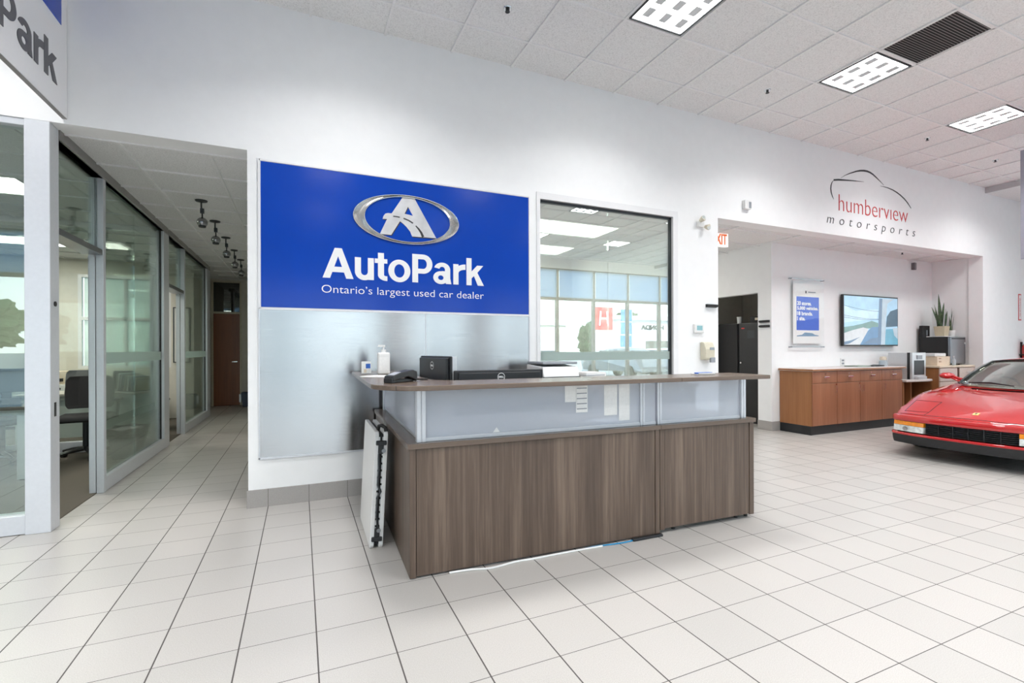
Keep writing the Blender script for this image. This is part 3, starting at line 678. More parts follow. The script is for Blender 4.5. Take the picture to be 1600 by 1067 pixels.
t = thing('safety_notice', 'narrow red and white vertical notice on the right wall', 'sign', (12.26, YW, 1.77))
MB().box(-0.05, 0.05, -0.006, 0, 0, 0.49).build('plate', 'letter_red', t); MB().box(-0.040, 0.040, -0.008, -0.006, 0.02, 0.47).build('white_field', 'white_plastic', t)
lettering('FIRE EXTINGUISHER', 0.34, 0.035, Matrix.Translation((0.018, -0.008, 0.075)) @ Matrix.Rotation(PI / 2, 4, 'X') @ Matrix.Rotation(PI / 2, 4, 'Z'), 'letter_red', t, depth=0.001)
t = thing('fire_extinguisher', 'fire extinguisher hung on the right wall below the notice', 'fire extinguisher', (12.30, YW, 0.92))
MB().lathe([(0, 0), (0.075, 0.005), (0.08, 0.03), (0.08, 0.36), (0.05, 0.42), (0.025, 0.44), (0.025, 0.46), (0, 0.46)], (0, -0.10, 0), 20).build('cylinder', 'car_red', t, smooth=True)
MB().box(-0.02, 0.02, -0.12, -0.08, 0.46, 0.50).box(-0.10, 0.02, -0.11, -0.09, 0.49, 0.51).build('valve', 'black_plastic', t)
MB().tube([(-0.02, -0.1, 0.48), (-0.10, -0.11, 0.46), (-0.115, -0.11, 0.35), (-0.11, -0.11, 0.15)], 0.012).build('hose', 'black_rubber', t, smooth=True)
MB().box(-0.02, 0.02, -0.02, 0, 0.1, 0.45).box(-0.084, 0.084, -0.105, -0.01, 0.2, 0.22).build('bracket', 'black_matte', t)
MB().box(-0.06, 0.06, -0.183, -0.178, 0.12, 0.26).build('tag', 'white_plastic', t)
t = thing('wall_speaker', 'small grey wall speaker high on the alcove wall right of the television', 'speaker', (10.33, 5.12, 2.70))
MB().box(-0.035, 0.035, -0.05, 0, 0, 0.13).build('cabinet', 'grey_mesh', t, bevel=0.006); MB().box(-0.028, 0.028, -0.053, -0.05, 0.01, 0.12).build('grille', 'steel_dark', t)
# ------------------------------------------------------------------ hall track lights
tk = None
for k, (y, lab) in enumerate(((6.05, 'ball spotlight nearest the viewer in the hall ceiling row'), (6.95, 'second ball spotlight from the front in the hall'), (7.9, 'middle ball spotlight of the hall row'),
                              (8.85, 'fourth ball spotlight from the front in the hall'), (9.75, 'farthest ball spotlight of the hall row'))):
    if tk is None:
        tk = s = thing('ceiling_spotlight', lab, 'spotlight', group='ball spotlights in the hall')
        MB().lathe([(0, 0), (0.06, 0), (0.055, -0.012), (0.02, -0.02), (0, -0.02)]).build('canopy', 'dark_metal', s, smooth=True)
        MB().tube([(0, 0, -0.02), (0.0, 0, -0.08), (0.02, -0.02, -0.10)], 0.008).box(-0.008, 0.028, -0.026, 0.006, -0.14, -0.09).cyl((0.01, -0.01, -0.13), (0.01, -0.01, -0.20), 0.007).build('stem', 'dark_metal', s)
        MB().lathe([(0.052 * math.sin(a), -0.235 + 0.052 * math.cos(a)) for a in [PI * i / 12 for i in range(13)]], (0.01, -0.01, 0), 20).build('ball_shade', 'ball_chrome', s, smooth=True)
        MB().cyl((0.01, -0.01, -0.268), (0.01, -0.01, -0.290), 0.038, 0.034).build('rim', 'black_plastic', s, smooth=True)
        sl = bpy.data.lights.new('lamp', 'SPOT'); sl.energy = 7; sl.spot_size = 2.4; sl.spot_blend = 0.8; sl.shadow_soft_size = 0.04; sl.color = (1, 0.93, 0.82)
        so = bpy.data.objects.new('lamp', sl); COL.objects.link(so); so.parent = s; so.location = (0.01, -0.01, -0.30)
    else: s = copy_tree(tk); s['label'] = lab
    s.location = (-0.97, y, HH)
# ------------------------------------------------------------------ reception desk: corner unit and right-hand unit
DR = math.radians(-1.8); DO = Vector((0.545, 2.637, 0)); DM = Matrix.Translation(DO) @ Matrix.Rotation(DR, 4, 'Z')
def desk(a, c, z=0.0): return DM @ Vector((a, c, z))
d1 = thing('reception_desk', 'long corner unit of the wood-look reception desk with frosted panels, beside the folded table', 'reception desk', DO, DR)
CB = 1.66                                   # how far the left wing runs back
MB().box(0, 0.035, 0.0, CB, 0.006, 0.716).build('side_panel', 'desk_wood', d1, bevel=0.0015)
MB().box(0.038, 1.652, 0.004, 0.030, 0.012, 0.714).build('front_panel', 'desk_wood', d1, bevel=0.0015)
MB().box(1.654, 1.690, 0.0, 0.60, 0.006, 0.716).build('end_panel', 'desk_wood', d1, bevel=0.0015)
MB().box(0.62, 0.64, 0.62, CB, 0.006, 0.716).build('inner_panel', 'desk_wood', d1)
MB().floorprism([(-0.012, -0.014), (1.691, -0.014), (1.691, 0.66), (0.66, 0.66), (0.66, CB), (-0.012, CB)], 0.718, 0.748).build('worktop', 'desk_top', d1, bevel=0.002)
def post(root, a, c, w=0.036, z0=0.748, z1=1.052):
    b = MB(); h = w / 2; b.box(a - h, a - .002, c - h, c + h, z0, z1); b.box(a + .002, a + h, c - h, c + h, z0, z1); b.box(a - .003, a + .003, c - h + .004, c + h - .004, z0, z1)
    return b.build('post', 'aluminium', root, bevel=0.0025)
# posts and frosted infill
post(d1, 0.070, 0.045, 0.05); post(d1, 0.070, CB - 0.06); post(d1, 1.572, 0.045)
for (a0, a1, c0, c1) in ((0.095, 1.686, 0.040, 0.050), (0.065, 0.075, 0.072, CB - 0.08)):
    MB().box(a0, a1, c0, c1, 0.768, 1.050).build('frosted_panel', 'frosted_panel', d1)
    MB().box(a0, a1, c0 - 0.008, c1 + 0.008, 0.748, 0.770).build('bottom_rail', 'aluminium', d1, bevel=0.002)
arc = [(-0.20 + 0.30 - 0.30 * math.cos(t), -0.20 + 0.30 - 0.30 * math.sin(t)) for t in [PI / 2 * i / 12 for i in range(13)]]
top = arc + [(1.705, -0.20), (1.705, 0.17), (0.30, 0.17), (0.19, 0.28), (0.19, CB - 0.04), (-0.20, CB - 0.04)]
MB().floorprism(top, 1.053, 1.080).build('counter_top', 'desk_top', d1, bevel=0.004)
MB().floorprism([(0.10 - r * math.cos(t), 0.10 - r * math.sin(t)) for r, t in ((.29, .880), (.3012, .880), (.3012, .887), (.29, .887))], 1.054, 1.0795).build('joint', 'black_matte', d1)
d2 = thing('reception_desk', 'shorter right-hand unit of the wood-look reception desk with one frosted panel', 'reception desk', desk(1.692, 0), DR)
R2 = 0.865
MB().box(0.002, 0.040, 0.0, 0.60, 0.030, 0.716).build('side_panel', 'desk_wood', d2, bevel=0.0015)
MB().box(0.044, R2 - 0.045, 0.004, 0.030, 0.036, 0.714).build('front_panel', 'desk_wood', d2, bevel=0.0015)
MB().box(R2 - 0.042, R2, 0.0, 0.62, 0.030, 0.716).build('side_panel', 'desk_wood', d2, bevel=0.0015)
MB().box(0.001, R2 + 0.008, -0.014, 0.66, 0.718, 0.748).build('worktop', 'desk_top', d2, bevel=0.002)
post(d2, 0.021, 0.045); post(d2, R2 - 0.075, 0.045, 0.045)
MB().box(0.040, R2 - 0.097, 0.040, 0.050, 0.768, 1.050).build('frosted_panel', 'frosted_panel', d2)
MB().box(0.040, R2 - 0.097, 0.032, 0.058, 0.748, 0.770).build('bottom_rail', 'aluminium', d2, bevel=0.002)
MB().floorprism([(0.014, -0.20), (0.80, -0.20), (0.80, 0.17), (0.014, 0.17)], 1.053, 1.080).build('counter_top', 'desk_top', d2, bevel=0.004)
for a in (0.02, 0.16, R2 - 0.12, R2 - 0.02): MB().cyl((a, 0.06, 0.0), (a, 0.06, 0.036), 0.014, n=12).build('foot', 'black_plastic', d2)
# papers taped to the inside of the frosted panels
pp = None
for a, z, w, h, lab in ((0.985, 0.93, 0.085, 0.115, 'small white note on the long frosted panel, left of the striped sheet'), (1.065, 0.86, 0.085, 0.175, 'striped sheet on the long frosted panel'),
                        (1.275, 0.83, 0.10, 0.20, 'tall white sheet on the long frosted panel, second from its right end'), (1.39, 0.79, 0.085, 0.245, 'tallest white sheet on the long frosted panel, nearest its right end')):
    b = MB(); b.mat('paper_white').box(0, w, 0, 0.0006, 0, h)
    if w == 0.085 and h == 0.175:
        b.mat('screen_grey')
        for k in range(5): b.box(0.006, w - 0.006, -0.0004, 0, 0.02 + k * 0.033, 0.026 + k * 0.033)
    o = b.build('taped_sheet', None, loc=desk(a, 0.0393, z), rotz=DR); tag(o, lab, 'paper', 'papers taped to the frosted panel')
o = MB().prism([(0, 0), (0.045, 0), (0.024, 0.03)], lambda x, z: (x, 0, z), lambda x, z: (x, 0.0006, z)).build('paper_corner', 'paper_white', loc=desk(0.50, 0.0393, 0.772), rotz=DR)
tag(o, 'small white triangular paper corner showing at the bottom of the long frosted panel', 'paper')
boxthing('paper_stack', 'flat white paper stack lying behind the long frosted panel on its lower ledge', 'paper', (0, 0.17, 0, 0.20, 0, 0.022), 'paper_white', 0.001, loc=desk(1.30, 0.075, 0.7485), rotz=DR)
# cords along the foot of the desk
def cord(name, label, pts, r, mat, cat='cord'):
    pts = [desk(*p) for p in pts]
    P = []
    for i in range(len(pts) - 1):
        p0, p1, p2, p3 = pts[max(i - 1, 0)], pts[i], pts[i + 1], pts[min(i + 2, len(pts) - 1)]
        for k in range(6):
            t = k / 6
            P.append(0.5 * ((2 * p1) + (p2 - p0) * t + (2 * p0 - 5 * p1 + 4 * p2 - p3) * t * t + (3 * p1 - p0 - 3 * p2 + p3) * t ** 3))
    P.append(pts[-1])
    return tag(MB().tube(P, r, 8).build(name, mat, smooth=True), label, cat)
cord('extension_cable', 'white cord lying along the foot of the reception desk', [(0.22, -0.006, .006), (0.34, -0.016, .007), (0.44, -0.040, .006), (0.52, -0.034, .006), (0.62, -0.018, .006), (0.75, -0.022, .006), (0.90, -0.018, .006), (1.08, -0.018, .006), (1.22, -0.022, .006)], 0.006, 'white_plastic')
cord('network_cable', 'blue cord lying along the foot of the reception desk', [(1.10, -0.010, .005), (1.20, -0.008, .005), (1.30, -0.020, .005), (1.40, -0.024, .005), (1.46, -0.016, .005)], 0.0045, 'blue_cord')
boxthing('power_bar', 'black power bar lying under the front of the reception desk', 'power bar', (0, 0.24, -0.03, 0.0, 0, 0.016), 'black_plastic', 0.004, loc=desk(1.452, -0.002, 0.0), rotz=DR)
cord('hanging_cable', 'black cable loop hanging down the right end of the reception desk', [(2.572, 0.10, .62), (2.590, 0.10, .50), (2.600, 0.10, .36), (2.605, 0.11, .28), (2.596, 0.14, .255), (2.575, 0.17, .30), (2.570, 0.18, .45)], 0.010, 'black_rubber', 'cable')
# ------------------------------------------------------------------ folded table leaning on the left end of the desk
ft = thing('folding_table', 'white plastic folding table, folded and leaning on the left end of the desk', 'folding table', (0.395, 3.145, 0.004), math.radians(-1.0))
tl = Matrix.Rotation(math.radians(2.9), 4, 'Y')
def slab(x0, x1):
    b = MB(); b.rings([[tl @ Vector((x, y, z)) for y, z in ((0.018, 0), (0.60, 0), (0.618, 0.02), (0.618, 0.72), (0.60, 0.74), (0.018, 0.74), (0, 0.72), (0, 0.02))] for x in (x0, x1)]); return b
slab(0, 0.026).build('table_half', 'white_plastic', ft, bevel=0.004); slab(0.056, 0.082).build('table_half', 'white_plastic', ft, bevel=0.004)
b = MB()
for k in range(15): z = 0.06 + k * 0.044; b.box(0.024, 0.034, 0.002, 0.012, z, z + 0.03, tl); b.box(0.049, 0.057, 0.002, 0.012, z, z + 0.03, tl)
b.build('rim_rib', 'silver_paint', ft)
MB().box(0.026, 0.056, 0.02, 0.59, 0.02, 0.72, tl).build('frame', 'black_matte', ft)
b = MB(); b.box(0.008, 0.074, -0.012, 0.02, 0.655, 0.685, tl); b.box(0.024, 0.058, -0.008, 0.02, 0.60, 0.66, tl); b.build('hinge', 'black_plastic', ft, bevel=0.006)
b = MB(); b.box(0.008, 0.074, -0.012, 0.02, 0.045, 0.075, tl); b.box(0.024, 0.058, -0.008, 0.02, 0.07, 0.13, tl); b.build('hinge', 'black_plastic', ft, bevel=0.006)
MB().cyl(tl @ Vector((0.058, -0.010, 0.62)), tl @ Vector((0.058, 0.0, 0.62)), 0.013).cyl(tl @ Vector((0.05, -0.010, 0.115)), tl @ Vector((0.05, 0.0, 0.115)), 0.013).build('bolt', 'steel_dark', ft)
MB().tube([tl @ Vector(p) for p in ((0.03, 0.004, 0.60), (0.036, -0.004, 0.50), (0.034, 0.004, 0.40), (0.050, -0.006, 0.36), (0.036, 0.0, 0.33), (0.034, 0.006, 0.2), (0.046, 0.004, 0.13))], 0.008).build('leg_tube', 'dark_metal', ft, smooth=True)
MB().tube([tl @ Vector(p) for p in ((0.03, 0.10, 0.738), (0.034, 0.09, 0.765), (0.05, 0.06, 0.772), (0.066, 0.03, 0.762), (0.07, 0.02, 0.738))], 0.012).build('carry_handle', 'black_rubber', ft, smooth=True)
# ------------------------------------------------------------------ things on the desk
def mon(name, label, loc, rz, w, h, zc, brand, narrow=False):
    t = thing(name, label, 'monitor', loc, rz)
    b = MB(); b.box(-w / 2, w / 2, -0.012, 0.006, zc - h / 2, zc + h / 2); b.box(-w * 0.46, w * 0.46, -0.032, -0.011, zc - h * 0.46, zc + h * 0.46); b.build('back_shell', 'black_plastic', t, bevel=0.006)
    MB().box(-w / 2 + 0.004, w / 2 - 0.004, 0.006, 0.040 if narrow else 0.018, zc - h / 2 + 0.004, zc + h / 2 - 0.004).build('bezel', 'silver_paint' if narrow else 'black_plastic', t, bevel=0.002)
    MB().box(-w / 2 + 0.018, w / 2 - 0.018, 0.0400 if narrow else 0.018, 0.0405 if narrow else 0.0185, zc - h / 2 + 0.018, zc + h / 2 - 0.018).build('screen', 'screen_grey', t)
    MB().box(-0.03, 0.03, -0.05, -0.03, 0.01, zc).box(-0.11, 0.11, -0.12, 0.08, 0.0, 0.012).build('stand', 'black_plastic', t, bevel=0.004)
    bz, br = brand
    b = MB(); n = 32
    y = -0.0325
    for i in range(n):
        a0, a1 = 2 * PI * i / n, 2 * PI * (i + 1) / n
        b.quad(*[(r * math.cos(a) , y, bz + r * math.sin(a)) for r, a in ((br, a0), (br, a1), (br * 0.88, a1), (br * 0.88, a0))])
    lo = b.build('logo_ring', 'letter_white', t)
    lettering('DELL', br * 1.45, br * 0.46, onwall(-br * 0.72, y, bz - br * 0.23), 'letter_white', lo, fat=0.0008, depth=0.0006)
    return t
mon('monitor', 'black monitor turned sideways on the desk, left of the wide one', (0.887, 3.36, 0.7485), math.radians(-80), 0.50, 0.33, 0.307, (0.405, 0.028), True)
mon('monitor', 'wide black monitor seen from behind in the middle of the desk', desk(0.705, 0.47, 0.7485), DR, 0.655, 0.37, 0.191, (0.329, 0.027))
t = thing('card_terminal', 'black card payment terminal lying on the left corner of the counter', 'card terminal', (0.53, 2.775, 1.0805), math.radians(37)); t.scale = (0.88, 0.88, 0.88)
b = MB()
prof = [(-0.125, 0.020, 0.032, .032), (-0.115, 0.012, 0.046, .040), (-0.05, 0.026, 0.062, .041), (0.02, 0.036, 0.072, .042), (0.07, 0.020, 0.078, .043), (0.10, 0.004, 0.068, .042), (0.115, 0.006, 0.05, .036)]
b.rings([[(x, -w, z0), (x, w, z0), (x, w, z1), (x, -w, z1)] for x, z0, z1, w in prof]); b.build('body', 'black_plastic', t, bevel=0.008)
MB().box(-0.128, -0.095, -0.036, 0.036, 0.0, 0.030).box(-0.10, 0.10, -0.02, 0.02, 0.0, 0.022).build('base', 'black_plastic', t, bevel=0.004)
MB().prism([(-0.10, 0.050), (-0.035, 0.0665), (-0.035, 0.0675), (-0.10, 0.052)], lambda x, z: (x, -0.028, z), lambda x, z: (x, 0.028, z)).build('keypad', 'silver_paint', t)
MB().tube([(0.11, 0, 0.03), (0.15, 0.02, 0.012), (0.20, 0.0, 0.008), (0.23, -0.03, 0.008)], 0.006).build('cord', 'black_rubber', t, smooth=True)
t = thing('hand_sanitizer', 'tall white pump bottle on the left wing of the counter', 'bottle', (0.575, 3.72, 1.0805))
MB().box(-0.045, 0.045, -0.03, 0.03, 0, 0.165).build('bottle', 'white_plastic', t, bevel=0.012); MB().box(-0.036, 0.036, -0.0308, -0.0302, 0.03, 0.13).build('bottle_label', 'paper_white', t)
MB().cyl((0, 0, 0.165), (0, 0, 0.188), 0.018).cyl((0, 0, 0.188), (0, 0, 0.21), 0.006).box(-0.04, 0.012, -0.008, 0.008, 0.207, 0.222).build('pump', 'white_plastic', t)
t = thing('card_holder', 'small clear holder with printed cards on the counter near the wall', 'card holder', (0.455, 3.76, 1.0805), math.radians(14))
MB().box(-0.04, 0.04, -0.004, 0.0, 0, 0.095).box(-0.04, 0.04, -0.004, 0.04, 0, 0.006).build('holder', 'acrylic', t)
b = MB(); b.mat('paper_white').box(-0.037, 0.037, 0.001, 0.008, 0.007, 0.098).mat('blue_plastic').box(-0.005, 0.03, -0.0004, 0.001, 0.045, 0.08).mat('leather_tan').box(-0.02, 0.0, -0.0004, 0.001, 0.012, 0.04); b.build('card', None, t)
o = MB().floorprism([(0.11 * math.cos(a) + 0.02 * math.cos(3 * a), 0.13 * math.sin(a)) for a in [2 * PI * i / 20 for i in range(20)]], 0, 0.004).build('paper_pad', 'paper_white', loc=(0.50, 3.42, 1.0805)); tag(o, 'loose white papers lying on the left wing of the counter', 'paper')
t = thing('pen_tray', 'small white and blue pen tray on the right end of the counter', 'tray', desk(2.10, 0.03, 1.0805), DR)
MB().box(-0.075, 0.075, -0.04, 0.04, 0, 0.006).box(-0.075, 0.075, -0.04, -0.036, 0, 0.014).box(-0.075, 0.075, 0.036, 0.04, 0, 0.014).build('tray', 'white_plastic', t)
for k in (-1, 0, 1): MB().cyl((-0.065, k * 0.012, 0.011), (0.07, k * 0.014, 0.011), 0.005, n=8).build('pen', 'blue_plastic', t)
# back counter below the office window with the printer on it
t = thing('back_counter', 'dark low counter behind the reception desk under the office window', 'counter', (2.0, 4.05, 0))
MB().box(-0.35, 1.75, -0.26, 0.28, 0.0, 0.88).build('body', 'dark_wood', t, bevel=0.003); MB().box(-0.37, 1.77, -0.28, 0.295, 0.88, 0.905).build('top', 'desk_top', t, bevel=0.003)
t = thing('printer', 'white printer with a dark lid behind the reception desk', 'printer', (2.165, 3.97, 0.9055))
b = MB(); b.rings([[(x, -0.17, 0), (x, -0.19, 0.07), (x, -0.15, 0.20), (x, 0.18, 0.22), (x, 0.18, 0)] for x in (-0.185, 0.185)]); b.build('body', 'white_plastic', t, bevel=0.01)
MB().box(-0.18, 0.18, -0.15, 0.18, 0.222, 0.245).build('scanner_lid', 'screen_grey', t, bevel=0.006); MB().box(-0.16, 0.16, -0.30, -0.16, 0.085, 0.10).build('paper_tray', 'white_plastic', t); MB().box(-0.185, 0.185, -0.196, -0.15, 0.10, 0.112).build('slot', 'black_plastic', t)
for k, (x, y, z, w, h, lab) in enumerate(((2.62, 3.98, 0.9055, 0.32, 0.085, 'thick white paper stack right of the printer'), (2.58, 4.0, 0.991, 0.24, 0.05, 'smaller paper stack lying on the thick stack beside the printer'),
                                          (2.98, 4.0, 0.9055, 0.24, 0.045, 'low paper stack farthest right of the printer'))):
    b = MB(); b.mat('paper_white').box(-w / 2, w / 2, -0.12, 0.12, 0, h).mat('screen_grey').box(-w / 2 - 0.004, w / 2 - 0.02, -0.125, 0.11, h * 0.45, h * 0.55)
    tag(b.build('paper_stack', None, loc=(x, y, z), rotz=0.1 * k), lab, 'paper', 'paper stacks beside the printer')
# ------------------------------------------------------------------ alcove furniture
CRX, CRY, CRW = 6.765, 4.595, 2.225
t = thing('credenza', 'cherry wood credenza with four drawers and four doors under the television', 'cabinet', (CRX, CRY, 0))
MB().box(0.0, CRW, 0.018, 0.515, 0.13, 0.925).build('body', 'cherry_side', t, bevel=0.002)
MB().box(0.0, CRW, 0.03, 0.515, 0, 0.13).box(0.001, 0.02, 0.02, 0.515, 0, 0.13).build('kick', 'black_plastic', t)
MB().box(-0.03, CRW + 0.03, -0.03, 0.518, 0.928, 0.965).build('worktop', 'worktop_pale', t, bevel=0.010)
MB().box(-0.034, CRW + 0.034, -0.034, 0.516, 0.934, 0.958).build('wood_edge', 'cherry_side', t, bevel=0.004)
wq = (CRW - 0.012) / 4
for k in range(4):
    x = 0.006 + k * wq
    d = MB().box(x + 0.004, x + wq - 0.004, 0.0, 0.018, 0.755, 0.918).build('drawer', 'cherry_wood', t, bevel=0.002)
    MB().box(x + wq / 2 - 0.055, x + wq / 2 + 0.055, -0.034, -0.018, 0.828, 0.850).cyl((x + wq / 2 - 0.04, 0, 0.839), (x + wq / 2 - 0.04, -0.025, 0.839), 0.006, n=8).cyl((x + wq / 2 + 0.04, 0, 0.839), (x + wq / 2 + 0.04, -0.025, 0.839), 0.006, n=8).build('handle', 'chrome', d, bevel=0.003)
    MB().cyl((x + wq / 2 + 0.005, 0, 0.885), (x + wq / 2 + 0.005, -0.004, 0.885), 0.010, n=14).build('lock', 'chrome', d)
    d = MB().box(x + 0.004, x + wq - 0.004, 0.0, 0.018, 0.135, 0.748).build('door', 'cherry_wood', t, bevel=0.002)
    hx = x + (wq - 0.045 if k in (0, 1) else 0.045) if k != 3 else x + 0.045
    MB().tube([(hx, 0, 0.70), (hx, -0.026, 0.70), (hx, -0.026, 0.61), (hx, 0, 0.61)], 0.005).build('handle', 'chrome', d)
    if k in (0, 1): MB().cyl((hx + 0.022, 0, 0.725), (hx + 0.022, -0.004, 0.725), 0.009, n=12).build('lock', 'chrome', d)
# low desk section
t = thing('low_desk', 'low pale-topped desk section between the credenza and the tall cabinet', 'desk', (9.03, 4.56, 0))
MB().floorprism([(0, 0.0), (0.55, -0.05), (0.735, -0.01), (0.76, 0.03), (0.76, 0.545), (0, 0.545)], 0.705, 0.74).build('top', 'worktop_pale', t, bevel=0.008)
MB().box(0.02, 0.05, 0.06, 0.53, 0, 0.704).build('side_panel', 'cherry_side', t); MB().box(0.35, 0.38, 0.12, 0.53, 0, 0.704).build('support_panel', 'cherry_side', t); MB().box(0.0, 0.76, 0.535, 0.55, 0, 0.704).build('back_panel', 'dark_wood', t)
# tall-topped cabinet at the right
t = thing('storage_cabinet', 'wood cabinet with drawers carrying the small fridge at the right end of the alcove', 'cabinet', (9.815, 4.49, 0))
b = MB(); b.box(0, 0.03, 0, 0.62, 0, 0.92); b.box(1.08, 1.11, 0, 0.62, 0, 0.92); b.box(0.03, 1.08, 0.60, 0.62, 0, 0.92); b.box(0.03, 1.08, 0.0, 0.6, 0.0, 0.05); b.box(0.54, 0.62, 0.03, 0.6, 0.05, 0.92); b.build('body', 'cherry_side', t)
MB().box(-0.02, 1.112, -0.025, 0.625, 0.925, 0.96).build('worktop', 'beige_box', t, bevel=0.008)
for x0, x1 in ((0.005, 0.545), (0.615, 1.105)):
    for z0, z1 in ((0.06, 0.37), (0.38, 0.69), (0.70, 0.918)):
        d = MB().box(x0, x1, -0.018, 0.0, z0, z1).build('drawer', 'drawer_pale', t, bevel=0.002)
        xm = (x0 + x1) / 2; MB().box(xm - 0.05, xm + 0.05, -0.045, -0.033, z1 - 0.085, z1 - 0.07).box(xm - 0.045, xm - 0.035, -0.035, -0.018, z1 - 0.083, z1 - 0.073).box(xm + 0.035, xm + 0.045, -0.035, -0.018, z1 - 0.083, z1 - 0.073).build('handle', 'chrome', d)
# fridge
t = thing('mini_fridge', 'small black fridge with a silver door standing on the wood cabinet', 'fridge', (10.44, 4.60, 0.961))
MB().box(0, 0.49, 0.05, 0.47, 0.012, 0.50).build('body', 'black_matte', t, bevel=0.006)
d = MB().box(0, 0.49, 0.0, 0.045, 0.02, 0.498).build('door', 'steel_dark', t, bevel=0.012)
MB().box(0.03, 0.46, -0.004, 0.0, 0.455, 0.478).build('handle', 'black_plastic', d); MB().box(0.445, 0.47, -0.003, 0.0, 0.37, 0.40).build('sticker', 'letter_white', d)
for x, y in ((0.04, 0.08), (0.45, 0.08), (0.04, 0.43), (0.45, 0.43)): MB().cyl((x, y, 0), (x, y, 0.014), 0.015, n=10).build('foot', 'black_plastic', t)
# on the fridge
boxthing('folder_tray', 'flat white tray lying on top of the fridge under the plant', 'tray', (-0.21, 0.12, -0.16, 0.12, 0, 0.012), 'white_plastic', 0.002, loc=(10.67, 4.85, 1.462))
def snake_plant(name, label, loc, pot, leaves):
    t = thing(name, label, 'plant', loc)
    r0, r1, h, mat, sq = pot
    if sq: MB().rings([[(-r, -r, z), (r, -r, z), (r, r, z), (-r, r, z)] for r, z in ((r0, 0), (r1, h), (r1 - 0.008, h), (r1 - 0.012, h - 0.02))]).build('pot', mat, t, bevel=0.004)
    else: MB().lathe([(0, 0), (r0, 0), (r1, h), (r1 - 0.006, h), (r1 - 0.01, h - 0.015), (0, h - 0.015)]).build('pot', mat, t, smooth=True)
    for (x, y, dx, dy, L, w) in leaves:
        b = MB(); A, B_ = [], []
        for i in range(9):
            u = i / 8; c = Vector((x + dx * u ** 1.5, y + dy * u ** 1.5, h - 0.02 + L * u))
            ww = 1.35 * w * (0.65 + 0.9 * u - 1.5 * u * u) if u < 0.98 else 0.002; ww = max(ww, 0.002)
            tw = 0.5 * math.sin(x * 60 + u * 1.5)
            ax = Vector((math.cos(tw), math.sin(tw), 0)); nx = Vector((-math.sin(tw), math.cos(tw), 0))
            A.append([c - ax * ww, c + nx * ww * 0.25 - ax * ww * .4, c + nx * ww * 0.25 + ax * ww * .4, c + ax * ww, c - nx * ww * 0.12])
        b.mat('leaf_green').rings(A)
        for f in b.bm.faces:
            if random.random() < 0.0: b.mat('leaf_yellow'); f.material_index = b.cur
        b.build('leaf', None, t, smooth=True)
    return t
snake_plant('snake_plant', 'tall snake plant in a square beige pot on the fridge', (10.66, 4.83, 1.475), (0.068, 0.086, 0.18, 'pot_beige', True),
            [(-0.04, 0, -0.06, 0, 0.60, .030), (-0.06, 0.02, -0.22, 0, 0.36, .026), (-0.05, -0.03, -0.27, -0.02, 0.27, .024), (-0.02, 0.04, -0.13, 0, 0.42, .026), (0.02, 0.0, 0.05, 0, 0.26, .028), (0.05, 0.02, 0.12, 0.02, 0.46, .030), (0.05, -0.03, 0.07, 0, 0.30, .026), (0.0, -0.05, -0.04, -0.03, 0.34, .028), (0.03, 0.05, 0.02, 0.02, 0.42, .02)])
snake_plant('snake_plant', 'smaller snake plant in a round white pot on the fridge', (10.865, 4.78, 1.462), (0.045, 0.06, 0.12, 'white_plastic', False),
            [(0, 0, 0.02, 0, 0.44, .026), (0.01, 0.02, 0.10, 0, 0.40, .022), (-0.02, 0, -0.04, 0, 0.28, .024), (0.02, -0.01, 0.05, 0, 0.30, .02)])
t = thing('picture_box', 'black box standing behind the beige plant pot on the fridge', 'box', (10.56, 5.04, 1.462))
MB().box(-0.12, 0.10, -0.03, 0.03, 0, 0.21).build('box', 'black_matte', t, bevel=0.003); MB().box(-0.01, 0.03, -0.031, -0.03, 0.03, 0.13).build('print', 'screen_grey', t)
# coffee machine and what stands beside it
t = thing('coffee_machine', 'silver and black coffee machine standing on the low desk', 'coffee machine', (9.27, 4.60, 0.741))
MB().box(0, 0.40, 0.07, 0.36, 0, 0.44).build('body', 'silver_paint', t, bevel=0.006); MB().box(-0.002, 0.402, 0.035, 0.075, 0, 0.445).build('side_band', 'black_plastic', t, bevel=0.004)
MB().box(0.0, 0.40, 0.0, 0.035, 0, 0.445).build('front_frame', 'silver_paint', t, bevel=0.006); MB().box(0.055, 0.345, -0.003, 0.0, 0.075, 0.315).build('cup_bay', 'black_plastic', t)
MB().box(0.13, 0.27, -0.012, 0.0, 0.335, 0.40).build('control_panel', 'screen_grey', t); MB().box(0.07, 0.33, -0.05, 0.0, 0.0, 0.05).build('drip_tray', 'silver_paint', t, bevel=0.004)
t = thing('drawer_box', 'beige drawer box standing in front of the fridge', 'box', (9.95, 4.57, 0.961))
MB().box(0, 0.40, 0, 0.28, 0, 0.155).build('case', 'beige_box', t, bevel=0.004)
for z in (0.06, 0.115): MB().box(0.05, 0.11, -0.006, 0, z, z + 0.012).build('handle', 'cherry_side', t)
tag(MB().box(-0.17, 0.17, -0.13, 0.13, 0, 0.055).build('plastic_tray', 'white_plastic', bevel=0.012, loc=(10.10, 4.72, 1.1165)), 'white plastic tray lying on the beige drawer box', 'tray')
t = thing('soap_bottle', 'clear pump bottle between the drawer box and the fridge', 'bottle', (10.39, 4.535, 0.961))
MB().lathe([(0, 0), (0.026, 0), (0.028, 0.02), (0.028, 0.09), (0.012, 0.115), (0.010, 0.125), (0, 0.125)]).build('bottle', 'bottle_clear', t, smooth=True); MB().cyl((0, 0, 0.125), (0, 0, 0.155), 0.006).box(-0.028, 0.01, -0.006, 0.006, 0.15, 0.16).build('pump', 'silver_paint', t)
t = thing('glass_jar', 'white jar with brown contents at the right end of the credenza', 'jar', (8.84, 4.80, 0.966))
